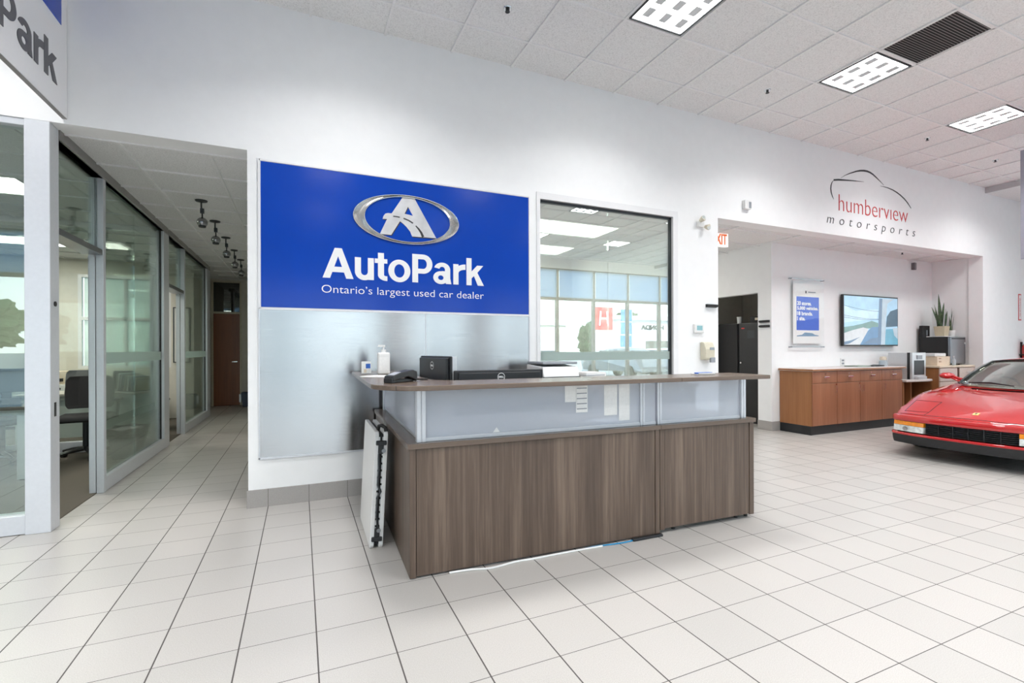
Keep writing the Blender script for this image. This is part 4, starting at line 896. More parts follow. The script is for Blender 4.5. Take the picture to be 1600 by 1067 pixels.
MB().lathe([(0, 0), (0.05, 0), (0.06, 0.03), (0.055, 0.085), (0.04, 0.10), (0, 0.10)]).build('jar', 'bottle_clear', t, smooth=True); MB().lathe([(0, 0.10), (0.045, 0.10), (0.05, 0.12), (0.04, 0.155), (0, 0.16)]).build('contents', 'leather_tan', t, smooth=True)
o = MB().box(-0.19, 0.19, -0.10, 0.10, 0, 0.018).build('document_folder', 'folder_green', bevel=0.002, loc=(8.26, 4.86, 0.966), rotz=0.06); tag(o, 'grey-green folder lying on the credenza below the television', 'folder')
o = MB().rings([[(x, -0.05, 0), (x, 0.05, 0), (x, 0.05, h), (x, -0.05, h)] for x, h in ((-0.12, 0.012), (0.0, 0.03), (0.12, 0.02))]).build('remote_box', 'black_plastic', bevel=0.003, loc=(8.61, 4.78, 0.966), rotz=-0.1); tag(o, 'flat black remote beside the folder on the credenza', 'remote')
t = thing('wall_outlet', 'white power outlet on the alcove wall above the credenza', 'outlet', (8.30, 5.12, 0.975))
MB().box(-0.06, 0.06, -0.008, 0, 0, 0.12).build('plate', 'white_plastic', t, bevel=0.002); MB().box(-0.03, 0.03, -0.0095, -0.008, 0.02, 0.05).box(-0.03, 0.03, -0.0095, -0.008, 0.07, 0.10).build('socket', 'screen_grey', t)
# poster in standoff acrylic
t = thing('poster', 'blue and white poster in a clear wall frame left of the television', 'poster', (7.365, 5.12, 1.28))
MB().box(-0.40, 0.40, -0.046, -0.042, 0, 1.08).build('acrylic_sheet', 'acrylic', t)
MB().box(-0.335, 0.335, -0.040, -0.036, 0.06, 1.01).build('paper', 'paper_white', t)
MB().box(-0.255, 0.28, -0.0405, -0.040, 0.27, 0.80).build('blue_field', 'poster_blue', t)
for z in (0.0, 1.07):
    b = MB(); b.box(-0.42, 0.40, -0.050, -0.038, z, z + 0.012)
    for x in (-0.38, 0.38): b.cyl((x, -0.06, z + .006), (x, 0, z + .006), 0.010, n=10)
    b.build('frame_rail', 'steel_dark', t)
for k, (s_, w_) in enumerate((('20 stores.', 0.335), ('5,000 vehicles.', 0.50), ('18 brands.', 0.365), ('1 site.', 0.185))):
    lettering(s_, w_, 0.062, onwall(-0.24, -0.0406, 0.665 - k * 0.080), 'letter_white', t, fat=0.003, depth=0.0006)
b = MB(); b.box(-0.05, -0.015, -0.0408, -0.040, 0.855, 0.895); b.build('print_mark', 'letter_grey', t)
b = MB(); b.box(0.02, 0.20, -0.0408, -0.040, 0.867, 0.885); b.build('print_line', 'screen_grey', t)
b = MB(); b.wallprism([(-0.25, 0.185), (-0.13, 0.20), (-0.06, 0.235), (0.05, 0.23), (0.12, 0.225), (0.18, 0.20), (0.27, 0.19), (0.27, 0.178), (-0.25, 0.172)], -0.0408, -0.040); b.build('print_cars', 'tv_slate', t)
# television with a car picture on it
t = thing('television', 'wide wall television showing a close-up of a car', 'television', (8.97, 5.12, 1.30))
TW, TH = 0.765, 0.86
MB().box(-TW, TW, -0.075, -0.03, 0, TH).build('casing', 'black_plastic', t, bevel=0.006); MB().box(-0.25, 0.25, -0.03, 0, 0.25, 0.6).build('wall_mount', 'black_matte', t)
def scr(name, mat, poly, k): return MB().wallprism([(-TW + 0.02 + u * (2 * TW - 0.04), 0.022 + v * (TH - 0.044)) for u, v in poly], -0.0762 - 0.0004 * k, -0.0750).build(name, mat, t)
scr('screen', 'tv_sky', [(0, 0), (1, 0), (1, 1), (0, 1)], 0)
scr('picture_cloud', 'tv_cloud', [(0, 0.45), (0.3, 0.50), (0.6, 0.55), (0.62, 0.75), (0.2, 0.70), (0, 0.8)], 1)
scr('picture_hills', 'tv_green', [(0, 0.24), (0.4, 0.34), (0.62, 0.34), (0.62, 0.46), (0.5, 0.50), (0.34, 0.44), (0.16, 0.39), (0, 0.36)], 2)
scr('picture_hood', 'tv_road', [(0, 0), (0.3, 0.0), (0.44, 0.33), (0.34, 0.36), (0.15, 0.30), (0, 0.24)], 3)
scr('picture_hood', 'tv_slate', [(0, 0.0), (0.10, 0.03), (0.28, 0.16), (0.12, 0.09), (0, 0.06)], 4)
scr('picture_body', 'tv_blue', [(0.28, 0), (0.63, 0), (0.63, 0.38), (0.50, 0.37), (0.42, 0.28)], 4)
scr('picture_body', 'tv_slate', [(0.34, 0.02), (0.63, 0.02), (0.63, 0.16), (0.48, 0.13)], 5)
scr('picture_pillar', 'tv_slate', [(0.61, 0), (0.67, 0), (0.70, 0.98), (0.645, 0.98)], 6)
scr('picture_pillar', 'tv_pale', [(0.665, 0), (0.75, 0), (0.77, 0.55), (0.80, 0.88), (0.92, 0.98), (0.70, 0.98)], 6)
scr('picture_window', 'tv_dark', [(0.77, 0.38), (0.79, 0.60), (0.86, 0.72), (1, 0.78), (1, 0.40)], 7)
scr('picture_door', 'tv_teal', [(0.75, 0.0), (1, 0), (1, 0.35), (0.77, 0.33)], 7)
scr('picture_seat', 'tv_pale', [(0.90, 0.36), (0.93, 0.2), (1, 0.12), (1, 0.37)], 8)
b = MB()
for v0, v1 in ((0.80, 0.74), (0.60, 0.60), (0.56, 0.60)):
    b.strip([(-TW + 0.02 + u * (2 * TW - 0.04), 0.022 + (v0 + (v1 - v0) * u - 0.06 * math.sin(PI * u)) * (TH - 0.044)) for u in [0.63 * i / 8 for i in range(9)]], 0.006, -0.0785, -0.0765)
b.build('picture_wires', 'tv_slate', t)
# ------------------------------------------------------------------ storage closet seen through the passage
t = thing('metal_locker', 'black metal locker in the closet, right-hand one', 'locker', (6.98, 5.42, 0.0))
MB().box(0, 0.55, 0, 0.62, 0, 1.70).build('body', 'black_plastic', t, bevel=0.004); d = MB().box(-0.018, 0.0, 0.008, 0.612, 0.03, 1.69).build('door', 'black_plastic', t, bevel=0.003)
MB().box(-0.021, -0.018, 0.30, 0.44, 1.44, 1.57).build('name_card', 'dark_metal', d); MB().cyl((-0.018, 0.56, 1.02), (-0.04, 0.56, 1.02), 0.014).build('knob', 'chrome', d)
MB().box(-0.020, -0.018, 0.50, 0.56, 1.60, 1.62).build('sticker', 'letter_red', d)
t = thing('metal_locker', 'black metal locker in the closet, left-hand one partly behind the wall', 'locker', (6.98, 6.06, 0.0))
MB().box(0, 0.55, 0, 0.60, 0, 1.70).build('body', 'black_plastic', t, bevel=0.004); MB().box(-0.018, 0.0, 0.008, 0.59, 0.03, 1.69).build('door', 'black_matte', t, bevel=0.003)
t = thing('storage_box', 'low black box lying on top of the right-hand locker', 'box', (7.1, 5.62, 1.701)); MB().box(-0.1, 0.2, -0.10, 0.22, 0, 0.10).build('box', 'black_matte', t, bevel=0.004); MB().box(-0.1045, -0.10, -0.02, 0.12, 0.04, 0.08).build('box_label', 'leather_tan', t)
t = thing('paper_cup', 'white paper cup standing on the left-hand locker', 'cup', (7.08, 6.12, 1.701)); MB().lathe([(0, 0), (0.034, 0), (0.044, 0.115), (0.040, 0.115), (0.03, 0.02), (0, 0.02)]).build('cup', 'white_plastic', t, smooth=True); MB().lathe([(0.044, 0.110), (0.047, 0.113), (0.044, 0.118)]).build('rim', 'paper_white', t, smooth=True)
o = MB().tube([(8.28, 5.60, 1.5), (8.28, 5.60, 2.08), (8.28, 5.70, 2.22), (8.28, 6.05, 2.42)], 0.025).build('wall_pipe', 'grey_paint', smooth=True); tag(o, 'grey pipe running up the closet wall above the lockers', 'pipe')
o = MB().box(0, 0.05, 0, 0.03, 0, 1.2).build('cleaning_pole', 'silver_paint', loc=(6.75, 5.365, 0.0)); tag(o, 'thin pale strip standing at the closet door jamb', 'pole')
# ------------------------------------------------------------------ the glazed offices
def office_chair(label, x, y, rz, mesh='black_fabric', src=None):
    if src: t = copy_tree(src); t.location = (x, y, 0.006); t.rotation_euler.z = rz; t['label'] = label; return t
    t = thing('office_chair', label, 'chair', (x, y, 0.006), rz)
    b = MB()
    b.rings([[(sx * w, y_, z) for sx, y_ in ((-1, -0.24 * k), (1, -0.24 * k), (1, 0.24 * k), (-1, 0.24 * k))] for z, w, k in ((0.44, 0.22, 0.95), (0.46, 0.25, 1.0), (0.49, 0.25, 1.0), (0.51, 0.22, 0.92))]); b.build('seat', 'black_fabric', t, bevel=0.015)
    b = MB(); b.rings([[(-w, y_ - 0.02, z), (-w * .5, y_ + 0.015, z), (w * .5, y_ + 0.015, z), (w, y_ - 0.02, z), (w, y_ + 0.02, z), (w * .5, y_ + 0.05, z), (-w * .5, y_ + 0.05, z), (-w, y_ + 0.02, z)] for z, w, y_ in ((0.56, 0.20, 0.24), (0.60, 0.225, 0.25), (0.75, 0.235, 0.27), (0.90, 0.225, 0.29), (0.95, 0.19, 0.295))]); b.build('backrest', mesh, t, bevel=0.01)
    MB().tube([(0, 0.12, 0.44), (0, 0.30, 0.44), (0, 0.33, 0.52), (0, 0.31, 0.66)], 0.022).build('back_support', 'black_plastic', t, smooth=True)
    MB().cyl((0, 0, 0.10), (0, 0, 0.44), 0.028).build('column', 'dark_metal', t, smooth=True)
    b = MB()
    for k in range(5):
        a = 2 * PI * k / 5; b.tube([(0, 0, 0.115), (0.15 * math.cos(a), 0.15 * math.sin(a), 0.10), (0.28 * math.cos(a), 0.28 * math.sin(a), 0.075)], [0.028, 0.022, 0.016])
    b.build('star_base', 'black_plastic', t, smooth=True)
    for k in range(5):
        a = 2 * PI * k / 5; c = Vector((0.28 * math.cos(a), 0.28 * math.sin(a), 0.03)); d = Vector((-math.sin(a), math.cos(a), 0)) * 0.022
        MB().cyl(c - d, c + d, 0.03).build('caster', 'black_rubber', t, smooth=True)
    for s in (-1, 1): MB().tube([(s * 0.20, 0, 0.45), (s * 0.29, 0, 0.47), (s * 0.30, 0.02, 0.66)], 0.016).box(s * 0.30 - 0.035, s * 0.30 + 0.035, -0.14, 0.12, 0.66, 0.69).build('armrest', 'black_plastic', t)
    return t
c0 = office_chair('black office chair seen through the open door of the left office', -2.32, 7.20, 0.15)
office_chair('black office chair behind the left office desk, against the inner glass', -3.07, 7.24, 2.9, src=c0)
office_chair('grey mesh office chair in the second office, seen over the black chair', -3.1, 9.5, 0.2, mesh='grey_mesh')
office_chair('black office chair behind the pale desk in the second office', -2.28, 9.35, 2.4, src=c0)
def desk_table(label, x0, x1, y0, y1, z, mat, leg):
    t = thing('office_desk', label, 'desk', (x0, y0, 0.006)); w, d = x1 - x0, y1 - y0
    MB().box(0, w, 0, d, z - 0.03, z).build('top', mat, t, bevel=0.003)
    MB().box(0.02, w - 0.02, 0.03, 0.07, z - 0.08, z - 0.03).box(0.02, w - 0.02, d - 0.07, d - 0.03, z - 0.08, z - 0.03).box(0.02, 0.06, 0.07, d - 0.07, z - 0.08, z - 0.03).box(w - 0.06, w - 0.02, 0.07, d - 0.07, z - 0.08, z - 0.03).build('apron', leg, t)
    for x in (0.02, w - 0.08):
        for y in (0.02, d - 0.08): MB().box(x, x + 0.06, y, y + 0.06, 0.012, z - 0.08).build('leg', leg, t, bevel=0.003); MB().cyl((x + 0.03, y + 0.03, 0), (x + 0.03, y + 0.03, 0.014), 0.022, n=10).build('foot', 'black_plastic', t)
    return t
desk_table('office desk with a grey metal frame behind the glass at the left edge', -4.3, -2.44, 6.17, 6.84, 0.715, 'desk_top', 'aluminium')
t = thing('monitor', 'black monitor on the left office desk', 'monitor', (-2.76, 6.60, 0.722), 0.3)
MB().box(-0.28, 0.28, -0.02, 0.02, 0.12, 0.46).build('screen', 'black_plastic', t, bevel=0.005); MB().box(-0.03, 0.03, 0.0, 0.04, 0.01, 0.2).box(-0.12, 0.12, -0.08, 0.08, 0, 0.012).build('stand', 'black_plastic', t)
t = thing('desk_phone', 'black desk phone near the front corner of the left office desk', 'phone', (-2.62, 6.29, 0.722), 0.4)
MB().rings([[(x, -0.09, 0), (x, 0.09, 0), (x, 0.09, 0.08), (x, -0.09, 0.03)] for x in (-0.09, 0.09)]).build('base', 'black_plastic', t, bevel=0.006); MB().tube([(-0.07, -0.08, 0.06), (-0.07, 0.0, 0.09), (-0.07, 0.09, 0.105)], [0.024, 0.016, 0.024]).build('handset', 'black_plastic', t, smooth=True)
t = desk_table('pale desk with a white front panel in the second office', -3.3, -1.86, 8.0, 8.65, 0.70, 'worktop_pale', 'white_plastic')
MB().box(0.06, 1.38, 0.10, 0.12, 0.12, 0.62).build('modesty_panel', 'white_plastic', t)
t = thing('file_sorter', 'dark wire file sorter full of papers on the pale desk', 'file sorter', (-1.98, 8.12, 0.707), 0.95)
b = MB()
for k in range(7):
    y = k * 0.055; h = 0.16 + 0.012 * k; b.tube([(-0.13, y, 0.0), (-0.13, y - 0.03, h), (0.13, y - 0.03, h), (0.13, y, 0.0)], 0.004, 6)
b.box(-0.14, 0.14, -0.02, 0.36, 0, 0.006); b.build('wire_frame', 'black_matte', t)
for k in range(6):
    y = 0.022 + k * 0.055; MB().rings([[(x, y, 0.006), (x, y + 0.02, 0.006), (x, y - 0.015, 0.19 + 0.012 * k), (x, y - 0.035, 0.19 + 0.012 * k)] for x in (-0.12, 0.12)]).build('papers', ('ivory_plastic', 'screen_grey', 'paper_white')[k % 3], t)
t = thing('waste_bin', 'waste bin lined with a black bag behind the hall glass', 'bin', (-1.88, 7.08, 0.006))
MB().rings([[(-w, -l, z), (w, -l, z), (w, l, z), (-w, l, z)] for z, w, l in ((0, 0.11, 0.17), (0.33, 0.145, 0.225))]).build('bin', 'grey_mesh', t, bevel=0.01)
b = MB(); R_ = []
for z, k in ((0.24, 0.0), (0.30, 0.012), (0.345, 0.02), (0.355, 0.008), (0.33, -0.02)):
    ring = []
    for i in range(40):
        a = 2 * PI * i / 40; ca, sa = math.cos(a), math.sin(a); q = max(abs(ca), abs(sa)); wob = 0.006 * math.sin(7 * a + z * 40) + 0.004 * math.sin(13 * a)
        ring.append((ca / q * (0.14 + k + wob), sa / q * (0.215 + k + wob), z + 0.012 * math.sin(5 * a)))
    R_.append(ring)
b.rings(R_, False, False); o = b.build('bin_bag', 'bag_black', t, smooth=True); md = o.modifiers.new('thick', 'SOLIDIFY'); md.thickness = 0.003
t = thing('small_printer', 'small pale printer on the cabinet in the second office', 'printer', (-3.75, 10.45, 0.706)); MB().box(-0.2, 0.2, -0.18, 0.18, 0, 0.22).build('body', 'beige_box', t, bevel=0.012); MB().box(-0.15, 0.15, -0.2, -0.17, 0.05, 0.1).build('tray', 'black_plastic', t)
t = thing('low_cabinet', 'long white low cabinet against the back wall of the second office', 'cabinet', (-5.0, 10.22, 0.006)); MB().box(0, 2.6, 0, 0.46, 0.05, 0.70).build('body', 'white_plastic', t, bevel=0.003); MB().box(0.02, 2.58, 0.03, 0.46, 0, 0.05).build('kick', 'black_matte', t)
for k in range(4): MB().box(0.01 + k * 0.65, 0.64 + k * 0.65, -0.016, 0, 0.06, 0.69).build('door', 'white_plastic', t, bevel=0.002)
t = thing('whiteboard', 'framed white board on the back wall of the second office', 'whiteboard', (-2.03, 10.70, 1.05)); MB().box(-0.12, 0.12, -0.015, 0, 0, 1.0).build('board', 'paper_white', t); MB().box(-0.135, -0.12, -0.025, 0, -0.015, 1.015).box(0.12, 0.135, -0.025, 0, -0.015, 1.015).box(-0.12, 0.12, -0.025, 0, 1.0, 1.015).box(-0.12, 0.12, -0.025, 0, -0.015, 0).build('frame', 'dark_metal', t)
t = thing('hall_bin', 'small blue-grey bin at the far end of the hall', 'bin', (-1.09, 12.32, 0.0)); MB().rings([[(-w, -w * .8, z), (w, -w * .8, z), (w, w * .8, z), (-w, w * .8, z)] for z, w in ((0, 0.10), (0.30, 0.13), (0.32, 0.12))]).build('bin', 'bin_blue', t, bevel=0.01); MB().box(-0.17, -0.13, -0.05, 0.05, 0.10, 0.28).build('side_box', 'silver_paint', t)
# office behind the reflective window
t = thing('office_table', 'wood table with loose papers behind the reflective window', 'desk', (2.5, 5.1, 0.006)); MB().box(0, 1.8, 0, 0.8, 0.70, 0.735).build('top', 'cherry_wood', t, bevel=0.003)
for x in (0.03, 1.71):
    for y in (0.03, 0.71): MB().box(x, x + 0.06, y, y + 0.06, 0, 0.70).build('leg', 'cherry_side', t)
o = MB().tube([(2.40, 7.55, 1.62), (2.43, 7.55, 1.42), (2.50, 7.55, 1.22), (2.62, 7.55, 1.08), (2.76, 7.55, 1.03), (2.90, 7.55, 1.10), (3.02, 7.55, 1.26), (3.09, 7.55, 1.45), (3.11, 7.55, 1.60)], 0.012).build('cable_loop', 'black_rubber', smooth=True); tag(o, 'black cord hanging in a loop on the wall behind the reflective window', 'cord')
# ------------------------------------------------------------------ red sports car: local x runs back from the nose, y towards the main wall
car = thing('sports_car', 'low red wedge-shaped sports car parked at the right edge', 'car', (6.415, 2.69, 0), math.radians(4.92))
ST = [(0.05, .700, .486, .491, .42), (0.18, .742, .520, .536, .42), (0.35, .775, .570, .578, .40), (0.55, .800, .622, .612, .20), (0.95, .845, .688, .662, .16), (1.30, .868, .715, .700, .16),
      (1.62, .885, .738, .728, .16), (1.90, .900, .760, .755, .16), (2.30, .910, .790, .785, .16), (2.90, .930, .825, .815, .16), (3.30, .970, .862, .850, .16), (3.70, .985, .886, .892, .17), (4.10, .970, .892, .905, .20), (4.35, .940, .885, .892, .26), (4.45, .920, .850, .850, .32)]
def interp(b, k):
    xs = [s[0] for s in ST]; b = min(max(b, xs[0]), xs[-1])
    i = max(j for j in range(len(xs) - 1) if xs[j] <= b) if b < xs[-1] else len(xs) - 2
    x0, x1 = xs[i], xs[i + 1]; y0, y1 = ST[i][k], ST[i + 1][k]
    def sl(j):
        if j <= 0: return (ST[1][k] - ST[0][k]) / (xs[1] - xs[0])
        if j >= len(xs) - 1: return (ST[-1][k] - ST[-2][k]) / (xs[-1] - xs[-2])
        a = (ST[j][k] - ST[j - 1][k]) / (xs[j] - xs[j - 1]); c = (ST[j + 1][k] - ST[j][k]) / (xs[j + 1] - xs[j])
        return 0 if a * c <= 0 else 2 * a * c / (a + c)
    h = x1 - x0; t = (b - x0) / h
    return y0 * (2 * t ** 3 - 3 * t * t + 1) + sl(i) * h * (t ** 3 - 2 * t * t + t) + y1 * (-2 * t ** 3 + 3 * t * t) + sl(i + 1) * h * (t ** 3 - t * t)
def sweep(b, lat): return b + 0.117 * (abs(lat) / 0.71) ** 3 * max(0, 1 - b / 1.1) if b < 1.1 else b
def half(b):
    w, zc, zh, s = (interp(b, k) for k in (1, 2, 3, 4)); d = zc - s
    P = [(w - .05, s), (w - .012, s + d * .12), (w, s + d * .42), (w - .004, s + d * .68), (w - .016, s + d * .84), (w - .042, zc - .10 * min(d, .3)), (w - .085, zc - .02 * min(d, .4)), (w - .15, zc + .002)]
    for f in (0.82, 0.66, 0.5, 0.34, 0.17, 0.0):
        l = (w - .15) * f; u = f; P.append((l, zh + (zc - zh) * (u * u * (3 - 2 * u))))
    return P
def top_z(b, lat):
    P = half(b)[5:]; lat = abs(lat)
    for (l0, z0), (l1, z1) in zip(P, P[1:]):
        if l1 <= lat <= l0: return z1 + (z0 - z1) * (lat - l1) / max(l0 - l1, 1e-6)
    return P[0][1]
WHEELS = [(0.98, 0.72, .315, .22), (3.52, 0.82, .325, .27)]
b = MB(); N = 110; rows = []
for i in range(N + 1):
    bb = 0.05 + (4.45 - 0.05) * i / N; hp = half(bb); full = [(l, z) for l, z in hp] + [(-l, z) for l, z in hp[-2::-1]]
    rows.append([b.bm.verts.new((sweep(bb, l), l, z)) for l, z in full])
for r0, r1 in zip(rows, rows[1:]):
    for k in range(len(r0) - 1):
        q = [r0[k], r0[k + 1], r1[k + 1], r1[k]]; c = sum((v.co for v in q), Vector()) / 4
        if 1.79 + .14 * (c.y / .665) ** 2 < c.x < 3.25 and abs(c.y) < 0.60: continue
        if any((c.x - wb) ** 2 + (c.z - wr) ** 2 < (wr + .04) ** 2 and abs(c.y) > 0.6 and c.z < 0.62 for wb, _, wr, _ in WHEELS): continue
        b._f(q)
b._f(list(reversed(rows[-1])))
o = b.build('body_shell', 'car_red', car, smooth=True); md = o.modifiers.new('thick', 'SOLIDIFY'); md.thickness = 0.008
o = MB().box(0.35, 4.3, -0.62, 0.62, 0.17, 0.44).build('underbody', 'black_matte', car)
# nose pieces follow the plan curve of the front
path = [(0.70 * i / 14, 0.117 * (0.70 * i / 14 / 0.71) ** 3) for i in range(15)] + [(.722, .135), (.738, .165), (.748, .205), (.760, .27), (.777, .38), (.795, .50), (.800, .56)]
full = [(-l, bb) for l, bb in path[:0:-1]] + path
def band(name, mat, sec, lo=-9, hi=9, parent=None, smooth=True):
    pts = [p for p in full if lo <= p[0] <= hi]
    if lo > -9 and pts[0][0] > lo: pts.insert(0, (lo, 0.117 * (abs(lo) / .71) ** 3))
    if hi < 9 and pts[-1][0] < hi: pts.append((hi, 0.117 * (abs(hi) / .71) ** 3))
    rs = []
    for i, (l, bb) in enumerate(pts):
        a = pts[max(i - 1, 0)]; c = pts[min(i + 1, len(pts) - 1)]; tl_, tb = c[0] - a[0], c[1] - a[1]; ln_ = math.hypot(tl_, tb)
        nl, nb = tb / ln_, -tl_ / ln_
        rs.append([(bb + nb * o_, l + nl * o_, z) for o_, z in sec])
    return MB().rings(rs).build(name, mat, parent or car, smooth)
band('front_bumper', 'car_red', [(-.075, .486), (-.034, .4865), (-.012, .480), (-.004, .464), (-.002, .432), (-.008, .419), (-.075, .417)])
band('bumper_lip', 'car_red', [(-.06, .284), (.002, .284), (.007, .277), (.007, .264), (.0, .256), (-.06, .256)])
band('front_spoiler', 'black_matte', [(-.07, .257), (.000, .257), (.000, .225), (-.006, .185), (-.012, .160), (-.10, .150)])
band('nose_backing', 'black_matte', [(-.05, .418), (-.05, .288), (-.10, .288), (-.10, .418)])
for s, nm in ((1, 'far'), (-1, 'near')):
    lo, hi = (0.385, 0.706) if s > 0 else (-0.706, -0.385)
    band('turn_signal', 'amber_lens', [(-.05, .414), (-.010, .414), (-.006, .369), (-.05, .369)], lo, hi)
    lp = band('driving_lamp', 'clear_lens', [(-.05, .366), (-.006, .366), (-.001, .300), (-.05, .292)], lo, hi)
    MB().cyl((0.042 , s * 0.56, .335), (0.034, s * 0.56, .335), 0.024, n=16).build('reflector', 'chrome', lp, smooth=True)
gr = band('grille', 'dark_metal', [(-.048, .298), (-.02, .300), (-.02, .304), (-.048, .306)], -0.375, 0.375)
for k in range(1, 6): z = .298 + k * .021; band('grille_slat', 'dark_metal', [(-.048, z), (-.022, z + .002), (-.022, z + .006), (-.048, z + .008)], -0.375, 0.375, gr, False)
for l in (-.25, -.125, 0.0, .125, .25): bb = 0.117 * (abs(l) / .71) ** 3; MB().box(bb + .018, bb + .045, l - .003, l + .003, .292, .416).build('grille_divider', 'dark_metal', gr)
def onbody(pts, r=.0035, n=6, up=0.0):
    P = []
    for (b0, l0), (b1, l1) in zip(pts, pts[1:]):
        for k in range(14): t = k / 14; bb = b0 + (b1 - b0) * t; l = l0 + (l1 - l0) * t; P.append((sweep(bb, l), l, top_z(bb, l) + up))
    bb, l = pts[-1]; P.append((sweep(bb, l), l, top_z(bb, l) + up)); return P
MB().tube(onbody([(.088, -.66), (.088, 0), (.088, .66)]), .0038, 6).build('hood_seam', 'black_matte', car)
for s in (1, -1): MB().tube(onbody([(.19, s * .40), (.56, s * .41), (.54, s * .665), (.17, s * .645), (.19, s * .40)]), .003, 6).build('headlight_cover_seam', 'black_matte', car)
for s in (1, -1): MB().tube(onbody([(.088, s * .41), (.19, s * .40)]), .0025, 6).build('hood_edge_seam', 'black_matte', car)
b = MB(); rs = []
for k in range(25):
    l = -.47 + .94 * k / 24; d = .012 * (l / .47) ** 2
    rs.append([(1.55 + d, l, top_z(1.55, l) + .0015), (1.60 + d, l, top_z(1.60, l) + .009), (1.60 + d, l, top_z(1.60, l) - .01), (1.55 + d, l, top_z(1.56, l) - .01)])
b.rings(rs).build('cowl_vent', 'vent_black', car)
# badge
bz = lambda bb, l: Vector((bb, l, top_z(bb, l) + .002))
bg = MB().prism([(.200, -.024), (.200, .024), (.262, .024), (.262, -.024)], lambda bb, l: bz(bb, l), lambda bb, l: bz(bb, l) + Vector((0, 0, .003))).build('badge', 'badge_yellow', car)
MB().prism([(.212, .004), (.214, -.006), (.228, -.004), (.236, -.010), (.250, -.006), (.254, .002), (.244, .004), (.240, .010), (.232, .012), (.226, .004)], lambda bb, l: bz(bb, l) + Vector((0, 0, .003)), lambda bb, l: bz(bb, l) + Vector((0, 0, .0042))).build('badge_emblem', 'letter_black', bg)
# windscreen and cabin
def wsc(u, s):
    p0 = Vector((1.69 + .14 * s * s, .665 * s, .752 + .030 * s * s)); p1 = Vector((2.40 + .06 * s * s, .505 * s, 1.105 - .032 * s * s))
    return p0.lerp(p1, u) + Vector((-.03, 0, .030)) * (4 * u * (1 - u)) * .8
b = MB(); G = [[b.bm.verts.new(wsc(i / 8, -1 + 2 * k / 16)) for k in range(17)] for i in range(9)]
for r0, r1 in zip(G, G[1:]):
    for k in range(16): b._f([r0[k], r0[k + 1], r1[k + 1], r1[k]])
o = b.build('windscreen', 'glass_windscreen', car, smooth=True); md = o.modifiers.new('thick', 'SOLIDIFY'); md.thickness = .005
for s in (-1, 1): MB().tube([wsc(i / 8, s) + Vector((0.0, .006 * s, .004)) for i in range(9)], .013).build('windscreen_pillar', 'black_plastic', car, smooth=True)
MB().tube([wsc(1, -1 + 2 * k / 12) + Vector((.004, 0, .004)) for k in range(13)], .010).build('windscreen_header', 'black_plastic', car, smooth=True)
RS = [(2.40, .505, 1.108, 1.076), (2.55, .525, 1.125, 1.085), (2.75, .535, 1.132, 1.088), (3.0, .545, 1.122, 1.070), (3.3, .56, 1.05, 1.0), (3.6, .575, .955, .93), (3.85, .59, .905, .89)]
b = MB(); rows = []
for bb, w, zt, ze in RS: rows.append([b.bm.verts.new((bb + (.06 * (l / w) ** 2 if bb < 2.45 else 0), l, ze + (zt - ze) * (1 - (abs(l) / w) ** 2.5))) for l in [w * (-1 + k / 6) for k in range(13)]])
for r0, r1 in zip(rows, rows[1:]):
    for k in range(12): b._f([r0[k], r0[k + 1], r1[k + 1], r1[k]])
o = b.build('roof', 'car_red', car, smooth=True); md = o.modifiers.new('thick', 'SOLIDIFY'); md.thickness = .02
for s in (-1, 1):
    o = MB().quad((1.86, s * .70, .79), (2.47, s * .515, 1.074), (3.0, s * .545, 1.068), (3.25, s * .75, .85)).build('side_window', 'glass_dark', car); md = o.modifiers.new('thick', 'SOLIDIFY'); md.thickness = .006
    MB().quad((3.25, s * .75, .85), (3.0, s * .545, 1.068), (3.6, s * .575, .93), (3.85, s * .70, .89)).build('rear_pillar', 'car_red', car)
MB().prism([(1.76, .50), (1.76, .735), (1.95, .77), (2.06, .73), (2.08, .50)], lambda x, z: (x, -.62, z), lambda x, z: (x, .62, z)).build('dashboard', 'leather_tan', car, bevel=.02)
MB().box(1.76, 3.2, -.58, .58, .30, .34).build('cabin_floor', 'black_matte', car)
for s in (-1, 1):
    b = MB(); b.rings([[(x, s * .32 - w, z), (x, s * .32 + w, z), (x + .12, s * .32 + w, z), (x + .12, s * .32 - w, z)] for x, w, z in ((2.62, .22, .42), (2.75, .23, .7), (2.84, .20, .88), (2.86, .13, .92), (2.88, .12, 1.0))]); b.build('seat', 'leather_tan', car, bevel=.03)
MB().box(3.1, 3.16, -.6, .6, .34, 1.02).build('rear_bulkhead', 'leather_tan', car)
o = MB(); n = 24; o.tube([(2.12 + .05 * math.sin(2 * PI * i / n), .32 + .17 * math.cos(2 * PI * i / n), .72 + .16 * math.sin(2 * PI * i / n)) for i in range(n + 1)], .014); o.build('steering_wheel', 'black_rubber', car, smooth=True)
for l0, l1, dz in ((.56, .10, 0), (-.02, -.46, 0)):
    MB().tube([wsc(.02, l0 / .665) + Vector((-.02, 0, .022)), wsc(.05, (l0 + l1) / 2 / .665) + Vector((-.02, 0, .030)), wsc(.03, l1 / .665) + Vector((-.02, 0, .020))], [.008, .013, .006]).build('wiper', 'black_plastic', car, smooth=True)
for s in (-1, 1):
    mr = MB().rings([[(1.93 + x, s * .835 + r * math.cos(a) * 0.95, .877 + r * math.sin(a) * .54) for a in [2 * PI * k / 16 for k in range(16)]] for x, r in ((-.10, .02), (-.08, .055), (-.03, .082), (.03, .085), (.05, .08))]).build('mirror', 'car_red', car, smooth=True)
    MB().tube([(1.93, s * .78, .875), (1.95, s * .72, .845), (1.97, s * .655, .825)], [.022, .016, .020]).tube([(1.90, s * .78, .855), (1.93, s * .72, .815), (1.95, s * .665, .80)], [.012, .011, .015]).build('mirror_arm', 'car_red', mr, smooth=True)
